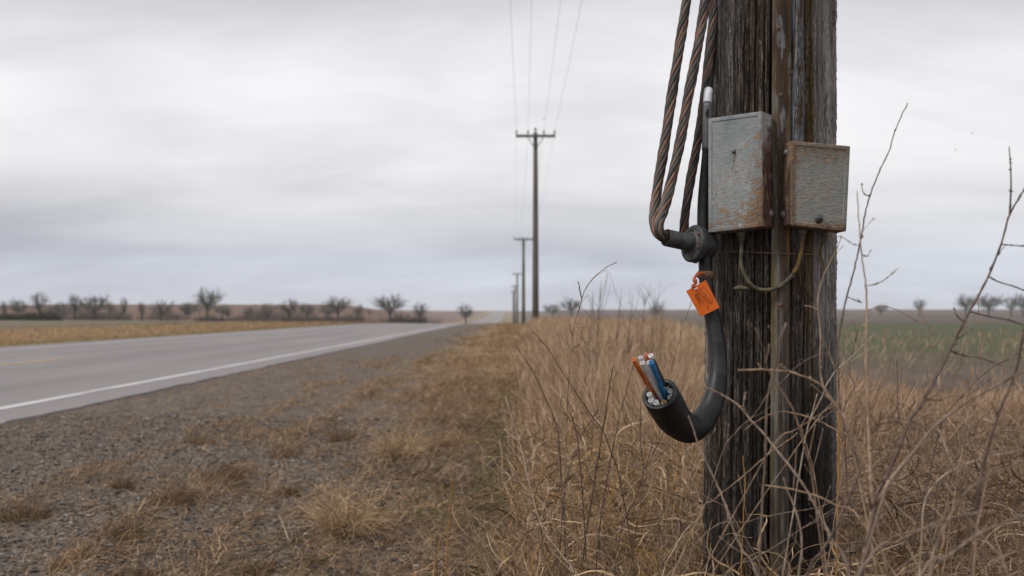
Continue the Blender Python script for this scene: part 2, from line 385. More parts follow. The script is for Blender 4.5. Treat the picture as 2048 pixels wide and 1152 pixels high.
M['bark']=simple('bare_tree_bark',(.04,.034,.029),(.085,.072,.06),3,.9,bump=0)
def twigm(name,a,b):
    g=N(name,.9,spec=.1); return g.color(g.mix(g.attr('tint'),a,b))
M['twig']=twigm('grey_twigs',(.085,.075,.068),(.155,.138,.122))
M['twig_green']=twigm('budding_twigs',(.10,.098,.078),(.18,.175,.135))
M['bush']=twigm('dark_evergreen_scrub',(.02,.022,.012),(.06,.055,.025))
M['scrub']=twigm('brown_scrub',(.07,.056,.047),(.13,.105,.085))
M['feather']=simple('dark_feather',(.05,.05,.055),(.08,.08,.085),50,.8,bump=0)

# asphalt
def asphalt():
    g=N('worn_asphalt',.78,0,.35); p=g.pos(); x,y,z=g.xyz(p)
    n=g.noise(p,110,3,.6); b=g.noise(g.map(p,(1.2,.12,1)),1.5,4,.6); pat=g.noise(g.map(p,(.5,.08,1),(9,9,0)),1,3)
    c=g.mix(g.rng(n,.35,.65),(.142,.122,.122),(.20,.177,.176))
    wob=g.math('ADD',x,g.math('MULTIPLY',g.math('SUBTRACT',b,.5),.7))
    for c0 in (-7.0,-8.9,-11.6,-13.4):     # wheel paths worn darker
        d=g.math('ABSOLUTE',g.math('SUBTRACT',wob,c0))
        c=g.mix(g.rng(d,.65,.12,0,.48),c,(.12,.108,.107))
    d=g.math('ABSOLUTE',g.math('SUBTRACT',wob,-9.55)); c=g.mix(g.rng(d,.35,.1,0,.4),c,(.105,.094,.093))
    c=g.mix(g.rng(pat,.5,.62,0,.25),c,(.245,.22,.212))
    g.bump(n,.25,.004); return g.color(c)
M['asphalt']=asphalt()
def paintm(name,col,worn):
    g=N(name,.6); p=g.pos(); n=g.noise(p,45,5,.7); m=g.noise(g.map(p,(2,.25,1)),2,3)
    f=g.rng(g.math('ADD',g.math('MULTIPLY',n,.6),g.math('MULTIPLY',m,.4)),worn,worn+.1)
    return g.color(g.mix(f,col,(.165,.15,.147)))
M['pwhite']=paintm('white_road_paint',(.44,.43,.42),.50)
M['pyellow']=paintm('yellow_road_paint',(.42,.27,.11),.54)
M['pyellow_worn']=paintm('worn_yellow_road_paint',(.29,.215,.15),.47)

def groundm():
    g=N('roadside_ground',.95,0,.12); p=g.pos(); x,y,z=g.xyz(p)
    n1=g.noise(p,1.1,4,.6); n2=g.noise(p,7,5,.65); n3=g.noise(p,45,4,.7)
    ncol=g.voro(p,55,out='Color'); r,_,_2=g.xyz(ncol)
    nc2=g.voro(g.map(p,(1,1,1),(3,5,1)),110,out='Color'); r2,_a,_b=g.xyz(nc2)
    grav=g.ramp(r,[(.0,(.045,.038,.033)),(.35,(.092,.077,.066)),(.65,(.138,.115,.095)),(.88,(.17,.135,.105)),(1,(.27,.24,.21))])
    grav=g.mix(g.rng(r2,.4,.6,0,.5),grav,(.058,.05,.046))
    earth=g.ramp(n3,[(.3,(.04,.029,.021)),(.55,(.09,.066,.045)),(.75,(.16,.118,.08))])
    xw=g.math('ADD',x,g.math('MULTIPLY',g.math('SUBTRACT',n1,.5),2.4))
    c=g.mix(g.rng(g.math('ADD',xw,g.math('MULTIPLY',g.math('SUBTRACT',n2,.5),1.6)),-1.1,-.1),grav,earth)
    # old clay rubbed into the gravel of the shoulder
    c=g.mix(g.rng(n2,.46,.64,0,.6),c,(.145,.10,.066)); c=g.mix(g.rng(g.noise(g.map(p,(1,.6,1),(8,3,0)),2.6,4,.65),.52,.64,0,.5),c,(.06,.05,.045))
    dry=g.ramp(n2,[(.3,(.15,.105,.06)),(.5,(.225,.16,.09)),(.7,(.25,.165,.085))])
    farv=g.rng(y,9,26)
    c=g.mix(g.math('MULTIPLY',g.rng(xw,-2.6,-.9),farv),c,g.mix(g.rng(n1,.35,.65),(.15,.098,.053),(.235,.15,.074)))
    # green tinge in the mown strip
    gt=g.math('MULTIPLY',g.math('MULTIPLY',g.rng(xw,-.8,-.2),g.rng(xw,.9,.4)),g.rng(n1,.5,.68,0,.6))
    c=g.mix(gt,c,(.10,.10,.04))
    # far side of the road
    fs=g.rng(x,-15.6,-15.9); big=g.noise(g.map(p,(.05,.02,.05)),1,4,.6); st=g.noise(g.map(p,(.6,.08,1)),1,4,.6)
    gold=g.ramp(st,[(.3,(.15,.096,.044)),(.5,(.245,.155,.072)),(.7,(.19,.115,.052))])
    gold=g.mix(g.rng(g.math('ADD',x,g.math('MULTIPLY',g.math('SUBTRACT',n1,.5),6)),-20.5,-16,0,.75),gold,(.12,.10,.035))
    c=g.mix(fs,c,gold)
    olive=g.mix(g.rng(st,.4,.6),(.10,.09,.058),(.15,.125,.08))
    c=g.mix(g.rng(g.math('ADD',x,g.math('MULTIPLY',g.math('SUBTRACT',n1,.5),12)),-29,-42),c,olive)
    hill=g.ramp(st,[(.3,(.085,.048,.031)),(.5,(.118,.067,.042)),(.7,(.14,.086,.058))])
    dist=g.math('ADD',y,g.math('MULTIPLY',big,60))
    c=g.mix(g.math('MULTIPLY',g.rng(dist,170,215),fs),c,hill)
    # field to the right of the poles
    rt=g.rng(g.math('SUBTRACT',x,g.math('MULTIPLY',y,.045)),1.5,6)
    field=g.ramp(g.noise(g.map(p,(.5,.12,1)),1,4,.6),[(.3,(.085,.07,.046)),(.5,(.055,.068,.03)),(.7,(.09,.086,.042))])
    brown=g.ramp(st,[(.3,(.07,.052,.042)),(.7,(.11,.084,.066))])
    fg=g.math('MULTIPLY',g.rng(dist,46,66),g.rng(dist,190,110))
    c=g.mix(g.math('MULTIPLY',rt,g.rng(dist,12,30)),c,g.mix(g.math('MULTIPLY',fg,g.rng(n1,.3,.6,.55,1.)),brown,field))
    rt2=g.math('MULTIPLY',g.rng(x,-4.0,1.5),g.rng(y,120,170)); c=g.mix(rt2,c,brown)
    # verges of the distant rise
    vg=g.math('MULTIPLY',g.math('MULTIPLY',g.rng(x,-28,-22),g.rng(x,10,4)),g.rng(y,300,420)); c=g.mix(g.math('MULTIPLY',vg,.7),c,(.19,.15,.08))
    h=g.math('ADD',g.math('MULTIPLY',n3,.5),g.math('MULTIPLY',r,.5)); g.bump(h,.6,.02)
    return g.color(c)
M['ground']=groundm()
M['stone']=strand_mat('gravel_stone',[(.032,.028,.026),(.085,.073,.064),(.155,.128,.105),(.215,.155,.11),(.38,.35,.315)],.85)

# ------------------------------------------------------------------ setting
def axis(lo,d0,d1,step,hi,n0,n1):
    mid=np.arange(d0,d1,step)
    a=d0-np.geomspace(step,d0-lo,n0)[::-1]; b=mid[-1]+np.geomspace(step,hi-mid[-1],n1)
    return np.concatenate([a,mid,b])
xs=axis(-3200,-5.2,2.6,.04,3200,85,85); ys=axis(-60,2.6,12,.04,4200,24,120)
X,Y=np.meshgrid(xs,ys); Z=ground(X,Y)
mb=MB(); nx=len(xs); i=np.arange(len(ys)-1)[:,None]*nx; j=np.arange(nx-1)[None]
mb.add(np.stack([X,Y,Z],-1),np.stack([i+j,i+j+1,i+nx+j+1,i+nx+j],-1).reshape(-1,4))
tag(mb.build('ground',M['ground']),kind='structure')
# road slab following the ground
RX0,RX1=-15.85,-4.8
ry=np.concatenate([np.linspace(-40,100,60),np.geomspace(105,1900,90)])
def prof(y): return macro(np.full_like(y,-10.),y)*1.0
def road_z(y): return np.where(y<0,0,macro(np.full_like(y,-9.),np.maximum(y,1)))
def ribbon(name,x0,x1,dz,mat,ya=None,thick=0.,edge=0.):
    yy=ry if ya is None else np.linspace(ya[0],ya[1],12)
    z=road_z(yy)+dz; e=edge*(.5*vnoise(yy*1.1,yy*0+1,21)+.5*vnoise(yy*5,yy*0+3,22)-.5) if edge else 0
    m=MB(); n=len(yy)
    xr=np.full(n,x1)+e
    cols=[(np.full(n,x0),z),(xr,z)]
    if thick: cols=[(np.full(n,x0-.02),z-thick)]+cols+[(xr+.02,z-thick)]
    v=np.stack([np.stack([c,yy,zz],-1) for c,zz in cols],1).reshape(-1,3); k=len(cols)
    i=np.arange(n-1)[:,None]*k; j=np.arange(k-1)[None]
    m.add(v,np.stack([i+j,i+j+1,i+k+j+1,i+k+j],-1).reshape(-1,4))
    return tag(m.build(name,mat,smooth=False),kind='structure')
ry=np.concatenate([np.arange(-40,3,3.),np.arange(3,60,.15),np.arange(60,110,2.),np.geomspace(112,1900,120)])
ribbon('road',RX0,RX1,.02,M['asphalt'],thick=.13,edge=.12)
ribbon('road_edge_line',-5.62,-5.46,.024,M['pwhite'])
ribbon('road_edge_line',-14.55,-14.42,.024,M['pwhite'])
ribbon('road_centre_line',-10.23,-10.13,.024,M['pyellow_worn'])
for k in range(0,14):
    y0=16.2+k*14.5
    ribbon('road_centre_dash',-10.26,-10.10,.028,M['pyellow' if k==0 else 'pyellow_worn'],(y0,y0+9.5 if k==0 else y0+3.5))

# gravel: loose stones lying on the shoulder
def stones():
    m=MB(); n=46000
    D=2.9+ (RNG.random(n)**1.5)*9; x=RNG.uniform(-5.0,-.4,n); 
    keep=(x/D>-.56)&(RNG.random(n)<sstep(.15,-.9,x+1.2*(vnoise(x*1.2,D*1.2,31)-.5))*1.0+.02)&(x<-0.3)
    x=x[keep];D=D[keep]; n=len(x)
    s=.0042+.0105*RNG.random(n)**2.2; big=RNG.random(n)<.006; s[big]*=2.2
    ico=bmesh.new(); bmesh.ops.create_icosphere(ico,subdivisions=1,radius=1)
    bv=np.array([v.co[:] for v in ico.verts]); bt=np.array([[v.index for v in f.verts] for f in ico.faces]); ico.free()
    V=bv[None]*(1+.28*RNG.normal(size=(n,len(bv),1)))*np.stack([RNG.uniform(.8,1.5,n),RNG.uniform(.7,1.2,n),RNG.uniform(.45,.8,n)],-1)[:,None]
    a=RNG.uniform(0,2*PI,n); c,ss=np.cos(a),np.sin(a)
    R=np.stack([V[...,0]*c[:,None]-V[...,1]*ss[:,None],V[...,0]*ss[:,None]+V[...,1]*c[:,None],V[...,2]],-1)*s[:,None,None]
    R+=np.stack([x,D,ground(x,D)+s*.25],-1)[:,None]
    T=(bt[None]+(np.arange(n)*len(bv))[:,None,None]).reshape(-1,3)
    m.add(R.reshape(-1,3),None,T,np.repeat(np.clip(RNG.beta(1.2,1.7,n),0,1),len(bv)))
    tag(m.build('gravel',M['stone'],smooth=False),kind='stuff')
stones()

# ------------------------------------------------------------------ dry grass (uncountable)
def on_ground(x,y,dz=0.): return np.stack([x,y,ground(x,y)+dz],-1)
def litter():
    m=MB()
    # matted straw between the gravel and the tall grass
    n=52000; D=3.2+16*RNG.random(n)**1.7; x=-2.9+ 3.6*RNG.random(n)+.012*D
    cl=vnoise(x*1.5+3,D*.9,41)*.6+vnoise(x*4,D*2.6,42)*.4
    pr=sstep(-1.6,-.35,x)*.92+.06
    k=(RNG.random(n)<pr*sstep(.34,.62,cl+.25*sstep(-1.6,-.3,x)))&(x/D>-.5)
    x=x[k];D=D[k];n=len(x)
    L=RNG.uniform(.05,.22,n)*(1+D*.02)
    a=RNG.normal(.5,1.3,n); d=np.stack([np.cos(a),np.sin(a),RNG.uniform(.0,.45,n)],-1)
    pth=wander(on_ground(x,D,.004),d,L,7,.22,droop=.18)
    pth[:,:,2]=np.maximum(pth[:,:,2],ground(pth[:,:,0],pth[:,:,1])+.002)
    w=(.0013+.0015*RNG.random(n)**2)*(1+D*.04)
    R=w[:,None]*np.linspace(1,.25,7)[None]
    tint=np.clip(.15+.6*RNG.random(n)*.8+.35*(vnoise(x*2.2,D*2.2,43)-.3),0,.97); gr=np.exp(-((x-(-.12+.012*D))/.28)**2)*sstep(4.5,6,D)*.5+.6*sstep(.66,.8,vnoise(x*1.7,D*1.3,49))*sstep(-1.6,-.6,x); tint[RNG.random(n)<.03+.5*gr]=1.
    strands(m,pth,R,2,tint)
    # straw scattered over the gravel, gathered in ridges left by the mower
    n=130000; D=3.0+24*RNG.random(n)**1.7; x=RNG.uniform(-4.9,-.5,n)
    rid=ridge(x,D)
    cl=vnoise(x*2.1+9,D*1.2,46)*.55+vnoise(x*5,D*2.6,47)*.45
    k=(RNG.random(n)<np.clip(1.1*rid+.7*sstep(.54,.72,cl)*sstep(-4.0,-2.6,x)+.11+.12*sstep(-2.2,-.9,x),0,1))&(x/D>-.56)
    x=x[k];D=D[k];n=len(x); k0=k
    a=RNG.normal(1.15,.75,n); d=np.stack([np.cos(a),np.sin(a),RNG.uniform(.1,1.1,n)],-1)
    pth=wander(on_ground(x,D,.003),d,np.where(rid[k0]>.25,RNG.uniform(.05,.15,n),RNG.uniform(.025,.085,n))*(1+D*.02),6,.25,droop=.3)
    pth[:,:,2]=np.maximum(pth[:,:,2],ground(pth[:,:,0],pth[:,:,1])+.002)
    strands(m,pth,((.0010+.0011*RNG.random(n)**2)*(1+D*.05))[:,None]*np.linspace(1,.25,6)[None],2,np.clip(.12+RNG.beta(1.3,1.1,n)*.75,0,.8))
    tag(m.build('dry_grass_litter',M['litter'],smooth=False),kind='stuff')
litter()

def edge_x(D): return .0+.011*D+.22*(vnoise(D*.55,D*0+2,51)-.5)
def tall():
    m=MB()
    n=170000
    D=4.0*(62/4.0)**(RNG.random(n)**.95)
    px=RNG.uniform(-.02,.5,n); x=px*D
    e=edge_x(D); k=(x>e+RNG.normal(0,.06,n)); x=x[k];D=D[k];n=len(x)
    right=sstep(1.0,2.6,x-.11*D)
    patch=vnoise(x*.55,D*.4,52)
    k=(RNG.random(n)<(1-.97*right*sstep(8,17,D)))&(RNG.random(n)<.55+.7*patch)
    x=x[k];D=D[k];n=len(x);right=right[k];patch=patch[k]
    nearedge=sstep(0,.7,x-edge_x(D))
    hgt=(.36+.42*nearedge)*(1-.42*right)*(.7+.5*patch)*RNG.uniform(.65,1.18,n)*(1-.22*sstep(7,4,D))
    hgt*=(1+.12*sstep(10,40,D))*(1-.45*right*sstep(6,14,D))
    a=RNG.uniform(0,2*PI,n); lean=RNG.gamma(1.6,.10,n)
    d=np.stack([np.cos(a)*lean+.06,np.sin(a)*lean,np.ones(n)],-1)
    pth=wander(on_ground(x,D,-.01),d,hgt,6,.08,droop=.05)
    w=.0008+.00024*D*RNG.uniform(.6,1.25,n)
    prof=np.array([1,1,.95,.85,.8,.25])
    head=RNG.random(n)<.35; Rr=w[:,None]*prof[None]; Rr[head,4]*=1.9; Rr[head,3]*=1.3
    tint=np.clip(.5*RNG.random(n)+.42*patch+.08*nearedge,0,.8); tint[RNG.random(n)<.06]=1
    tint=np.clip(tint-.3*right*RNG.random(n),0,1)
    strands(m,pth,Rr,2,tint)
    # close to the post: finer standing stems
    n=5200; D=RNG.uniform(2.2,4.6,n); x=RNG.uniform(-.06,2.4,n)
    k=(x>edge_x(D)+RNG.normal(0,.05,n))&(x/D<.56); x=x[k];D=D[k];n=len(x)
    k=np.hypot(x-.64,D-2.8)>.19; x=x[k];D=D[k];n=len(x)
    hgt=RNG.uniform(.25,.62,n)*(1+.12*(x<.4)); a=RNG.uniform(0,2*PI,n); lean=RNG.gamma(1.6,.16,n)
    d=np.stack([np.cos(a)*lean,np.sin(a)*lean,np.ones(n)],-1)
    pth=wander(on_ground(x,D,-.01),d,hgt,10,.08,droop=.07)
    strands(m,pth,(RNG.uniform(.0006,.0014,n))[:,None]*np.linspace(1,.35,10)[None],3,RNG.choice([.25,.4,.55,.75,1.],n))
    tag(m.build('tall_dry_grass',M['tall'],smooth=False),kind='stuff')
tall()

def tangle():
    m=MB()
    # curled leaves and wiry stems knotted around the post foot
    n=26000; D=RNG.uniform(2.15,5.8,n); x=RNG.uniform(-.05,3.0,n)
    k=(x>edge_x(D)+RNG.normal(0,.08,n))&(x/D<.57)&(np.hypot(x-.64,D-2.8)>.20); x=x[k];D=D[k];n=len(x)
    top=.50+.12*(vnoise(x*1.5,D*1.5,61)-.5)+.05*sstep(1.0,1.8,x)
    z=top*RNG.random(n)**.55
    a=RNG.uniform(0,2*PI,n); d=np.stack([np.cos(a),np.sin(a),RNG.normal(.35,.6,n)],-1)
    pth=wander(np.stack([x,D,z],-1),d,RNG.uniform(.08,.30,n),11,.28,up=.05)
    ctr=np.hypot(pth[...,0]-.64,pth[...,1]-2.8); bad=(ctr.min(axis=1)<.17); pth=pth[~bad]; n=len(pth); z=z[~bad]
    flat=RNG.random(n)<.45
    r=RNG.uniform(.0005,.0010,n)
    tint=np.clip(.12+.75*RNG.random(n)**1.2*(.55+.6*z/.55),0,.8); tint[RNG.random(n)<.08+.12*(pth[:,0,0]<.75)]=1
    leaf=np.sin(np.linspace(.25,PI,11)); grey=RNG.random(n)<sstep(.55,1.15,pth[:,0,0])
    for sel,mt in ((~grey,'tangle'),(grey,'tangle_grey')):
        m=MB(); a_=sel&~flat; b_=sel&flat
        strands(m,pth[a_],r[a_,None]*np.linspace(1,.3,11)[None],3,tint[a_])
        strands(m,pth[b_],(r[b_,None]*2.3)*leaf[None]+.0003,2,tint[b_])
        tag(m.build('tangled_dry_weeds',M[mt],smooth=False),kind='stuff')
tangle()

def fargrass():
    # coarse clumped grass on the far verges and along the pole line
    m=MB(); n=60000
    D=14*(170/14)**RNG.random(n); side=RNG.random(n)<.5
    x=np.where(side,-16.2-24*RNG.random(n)**1.3,-4.2+5.4*RNG.random(n)+.011*D)
    k=(x/D>-.6)&((x>-10)|(D>22))&((x<-10)|(RNG.random(n)<sstep(-3.4,-.9,x)*sstep(.42,.66,vnoise(x*1.1,D*.5,71)+.18*sstep(-1.5,0,x))))
    x=x[k];D=D[k];n=len(x)
    a=RNG.uniform(0,2*PI,n); ln=RNG.gamma(2,.45,n)
    d=np.stack([np.cos(a)*ln,np.sin(a)*ln,np.ones(n)],-1)
    hh=np.where(x<-10,RNG.uniform(.06,.22,n),RNG.uniform(.05,.15,n))
    pth=wander(on_ground(x,D,-.01),d,hh,4,.15,droop=.2)
    strands(m,pth,(np.where(x<-10,.00012,.00030)*D*RNG.uniform(.6,1.3,n))[:,None]*np.array([1.,.9,.7,.2])[None],2,np.where(x<-10,.15+.5*RNG.random(n),.5+.5*RNG.random(n)))
    tag(m.build('verge_grass',M['verge'],smooth=False),kind='stuff')
fargrass()

# ------------------------------------------------------------------ single tufts on the shoulder
def tuft(px,py,wpx,hpx,label,kind='tuft',n=260,lean=(0,0),spread=.75):
    x0,D=G(px,py); R=wpx/2*D/F; hh=hpx*D/F; m=MB()
    r=R*.55*np.sqrt(RNG.random(n)); a=RNG.uniform(0,2*PI,n)
    x=x0+r*np.cos(a); y=D+r*np.sin(a)
    out=np.stack([np.cos(a)*spread*r/R*1.4+lean[0]+RNG.normal(0,.25,n),np.sin(a)*spread*r/R*1.4+lean[1]+RNG.normal(0,.25,n),np.ones(n)],-1)
    pth=wander(on_ground(x,y,-.004),out,hh*RNG.uniform(.55,1.35,n),8,.16,droop=.28)
    pth[:,:,2]=np.maximum(pth[:,:,2],ground(pth[:,:,0],pth[:,:,1])+.002)
    strands(m,pth,RNG.uniform(.0008,.0018,n)[:,None]*np.linspace(1,.25,8)[None]*(1+D*.03),2,RNG.random(n))
    o=m.build('grass_tuft',M[kind],smooth=False,loc=(x0,D,float(ground(x0,D))))
    tag(o,label,'grass tuft',group='grass tufts on the gravel shoulder')
tuft(692,1066,165,98,'large blond upright grass tuft at the edge of the gravel, left of the orange stalk','tuft_blond',n=620,spread=.9)
tuft(795,908,120,74,'pinkish blond feathery tuft on the shoulder above the large blond tuft','tuft_blond',n=400)
tuft(683,872,80,42,'small brown tuft beside the gravel, above and left of the feathery tuft','tuft_brown')
tuft(578,972,64,30,'low dark brown tuft alone on the grey gravel in the middle of the shoulder','tuft_brown')
tuft(440,958,150,50,'brown windswept tuft at the upper end of the straw ridge across the gravel','tuft_brown',340,(.5,.3))
tuft(330,1015,150,52,'brown tuft in the middle of the straw ridge across the gravel','tuft_brown',340,(.7,.2))
tuft(232,1085,140,44,'flattened straw coloured tuft at the lower end of the straw ridge','tuft_brown',320,(.9,.1))
tuft(125,1125,110,52,'curved pale tuft at the bottom left with blades bending right','tuft',300,(.7,.1))
tuft(275,1146,90,40,'star shaped dark tuft cut by the bottom edge of the picture','tuft_brown',300,(0,0),1.3)
tuft(50,1030,150,50,'wide brown tuft at the left border of the picture','tuft_brown',380,(-.4,.2))
tuft(245,962,70,32,'small fan shaped brown tuft left of the straw ridge','tuft_brown',200)
tuft(395,888,110,28,'thin low brown tuft nearest the asphalt edge','tuft_brown',220,(.8,0))
tuft(560,905,90,26,'faded flat tuft in the wheel track, between the asphalt and the feathery tuft','tuft_brown',200,(.9,0))
tuft(505,1128,120,40,'low tangled straw tuft at the bottom, left of the green sprout','tuft_brown',300,(.8,.1))
tuft(905,880,100,44,'loose yellowish tuft in the mown strip left of the tall grass','tuft',320)
tuft(1000,720,70,26,'pale tuft farther up the mown strip toward the utility poles','tuft',240)
tuft(930,740,60,26,'dry pinkish tuft on the far shoulder left of the pale strip tuft','tuft',200)
# green sprout
def sprout():
    x0,D=G(590,1082); m=MB(); n=70; a=RNG.uniform(0,2*PI,n)
    d=np.stack([np.cos(a)*1.1,np.sin(a)*1.1,np.ones(n)],-1)
    pth=wander(on_ground(x0+RNG.normal(0,.025,n),D+RNG.normal(0,.025,n)),d,RNG.uniform(.03,.075,n),6,.15,droop=.2)
    strands(m,pth,RNG.uniform(.001,.0018,n)[:,None]*np.linspace(1,.2,6)[None],2,RNG.random(n))
    o=m.build('green_sprout',M['green_blade'],smooth=False,loc=(x0,D,float(ground(x0,D))))
    tag(o,'small fresh green sprout in the gravel below a pale bent straw','sprout')
sprout()

# ------------------------------------------------------------------ the weathered post
PX0,PX1=1539.,1545.
PR0,PR1=.1625,.1545
PC=np.array([.6395,2.80]); 
def pole_c(z): 
    t=(z-.4)/1.4; return np.array([.6385+.0074*t,2.80])
def pole_r(z): return .1612-.0072*(z-.4)/1.4
FD=math.atan2(-.975,-.223)             # angle of the roadside face
post=thing('wooden_post','thick weathered wooden pole with deep cracks in the tall dry grass','pole',(PC[0],PC[1],0))
def post_body():
    m=MB()
    th=np.concatenate([FD+np.linspace(-1.9,1.9,620),FD+np.linspace(1.95,2*PI-1.95,90)])
    zs=np.concatenate([np.arange(-.3,.3,.05),np.arange(.3,2.0,.0055),np.arange(2.05,10.2,.3)])
    TH,ZZ=np.meshgrid(th,zs); rel=(TH-FD+PI)%(2*PI)-PI
    disp=np.zeros_like(TH)
    r=np.random.default_rng(5)
    # staves between the long cracks sit at slightly different depths
    cr=[(-1.28,.020,.012),(-1.02,.014,.012),(-.80,.012,.010),(-.60,.018,.014),(-.43,.010,.008),(-.255,.016,.013),(-.115,.012,.010),(-.012,.016,.016),(.30,.010,.008),(.505,.018,.018),(.63,.010,.008),(.76,.012,.010),(.93,.012,.008),(1.1,.014,.010),(1.3,.014,.01)]
    bounds=np.array([c[0] for c in cr]); off=r.normal(0,.0024,len(cr)+1); off[0]=off[1]=.001
    wob=.012*(vnoise(ZZ*2.2,ZZ*0+1,81)-.5)+.012*(vnoise(ZZ*7,ZZ*0+2,82)-.5)
    disp+=off[np.searchsorted(bounds,(rel+wob).ravel()).reshape(rel.shape)]
    for kx,(c,w,d) in enumerate(cr):
        cc=c+wob+.01*(vnoise(ZZ*3.1,ZZ*0+kx,83)-.5)
        ww=1.3*w*(.5+.9*vnoise(ZZ*2.6,ZZ*0+kx,84)); dd=2.3*d*(.35+.9*vnoise(ZZ*1.7+3,ZZ*0+kx,85))
        disp-=dd*np.exp(-((rel-cc)/ww)**2*1.6)
    for kx in range(110):
        c=r.uniform(-1.7,1.7); z0=r.uniform(.2,2.); L=r.uniform(.12,.7); w=r.uniform(.004,.010); d=r.uniform(.002,.008)
        cc=c+.02*(vnoise(ZZ*3,ZZ*0+kx,86)-.5)
        env=np.exp(-((ZZ-z0)/(L*.5))**4)
        disp-=d*env*np.exp(-((rel-cc)/w)**2)
    disp+=.0036*(vnoise(rel*95,ZZ*5,87)-.5)+.0026*(vnoise(rel*190,ZZ*22,88)-.5)+.004*(vnoise(rel*22,ZZ*1.6,89)-.5)
    # torn edge on the left silhouette
    disp-=.005*sstep(.55,.8,vnoise(rel*9,ZZ*4.5,90))*sstep(-1.0,-1.3,rel)
    disp-=.0038*sstep(.5,.75,vnoise(rel*48+vnoise(rel*20,ZZ*9,93)*2,ZZ*13,94))+.002*sstep(.45,.7,vnoise(rel*120,ZZ*46,95))
    disp+=.0012*RNG.normal(size=disp.shape)*(vnoise(rel*30,ZZ*12,96)>.5)
    hi=sstep(2.0,2.3,ZZ); disp*=1-.6*hi
    t=np.minimum(ZZ,2.3); 
    cx=.6385+.0074*(t-.4)/1.4; rr=.1612-.0072*(t-.4)/1.4-.004*np.maximum(ZZ-2.3,0)
    v=np.stack([cx+(rr+disp)*np.cos(TH),2.80+(rr+disp)*np.sin(TH),ZZ],-1)
    nt=len(th); i=np.arange(len(zs)-1)[:,None]*nt; j=np.arange(nt)[None]; k=(j+1)%nt
    m.add(v,np.stack([i+j,i+k,i+nt+k,i+nt+j],-1).reshape(-1,4))
    return m.build('shaft',M['wood'],post)
post_body()
m=MB()
bxv=[]
for (x0,x1,y0,y1,z0,z1) in [(-.45,1.75,2.93,3.05,9.45,9.6)]:
    vv=[(x,y,z) for z in (z0,z1) for y in (y0,y1) for x in (x0,x1)]
    m.add(vv,[(0,2,3,1),(4,5,7,6),(0,1,5,4),(2,6,7,3),(0,4,6,2),(1,3,7,5)])
m.build('crossarm',M['far_pole'],post,smooth=False)
def surf(px,py,out=0.):
    """point of the post surface on a sight line, moved outward"""
    d=np.array([(px-CX)/F,1.,(CY-py)/F]); z=H
    for _ in range(4):
        c=pole_c(z); R=pole_r(z)+out
        a=d[0]**2+1; b=-2*(d[0]*c[0]+c[1]); cc=c@c-R*R; q=b*b-4*a*cc
        t=(-b-math.sqrt(max(q,0)))/(2*a); z=H+d[2]*t
    return np.array([d[0]*t,t,z])
# cable guard strip nailed down the post
gs=thing('cable_guard','narrow rusty metal strip running down the post between the two boxes','strip',(PC[0],PC[1],0))
def guard():
    m=MB(); zs=np.concatenate([np.arange(.0,2.1,.012),np.arange(2.2,5,.2)])
    an=np.array([-.004,.0,.02,.055,.062,.09,.13,.172,.20,.208,.235,.262,.266]); rad=np.array([-.02,.0045,.0055,.005,.0085,.0115,.0125,.0115,.0085,.005,.0055,.0045,-.02])
    rows=[]
    for z in zs:
        c=pole_c(min(z,2.3)); R=pole_r(min(z,2.3)); w=.004*(float(vnoise(z*6,1.,91))-.5)
        dr=.0022*(vnoise(an*60,an*0+z*14,92)-.5)+.0016*(vnoise(an*140,an*0+z*55,93)-.5)
        rows.append([(c[0]+(R+a2+d2)*math.cos(FD+a+w),c[1]+(R+a2+d2)*math.sin(FD+a+w),z) for a,a2,d2 in zip(an,rad,dr)])
    k=len(an); i=np.arange(len(zs)-1)[:,None]*k; j=np.arange(k-1)[None]
    m.add(np.array(rows).reshape(-1,3),np.stack([i+j,i+j+1,i+k+j+1,i+k+j],-1).reshape(-1,4))
    m.build('metal_strip',M['guard'],gs)
    for px,py in [(1558,57),(1562,190),(1560,610)]:
        p=surf(px,py,.010); n=p-np.array([*pole_c(p[2]),p[2]]); m=MB()
        lathe(m,p,n,[(0,.0055),(.002,.0055),(.0038,.003),(.0042,0.0001)],12); m.build('nail',M['bolt_rust'],gs)
guard()
# empty nail holes / old nail on the silhouette
for px,py,lab in [(1577,55,'dark old nail head in the painted stave near the top of the post'),(1581,146,'small square nail head below the upper nail on the painted stave'),(1669,47,'rusty nail sticking out of the right edge of the post')]:
    p=surf(px,py,.0015); n=p-np.array([*pole_c(p[2]),p[2]]); m=MB()
    lathe(m,p-.004*n/np.linalg.norm(n),n,[(0,.004),(.005,.005),(.0065,.0045),(.007,.0001)],8)
    tag(m.build('nail',M['bolt_rust'],loc=p),lab,'nail',group='nails in the post')

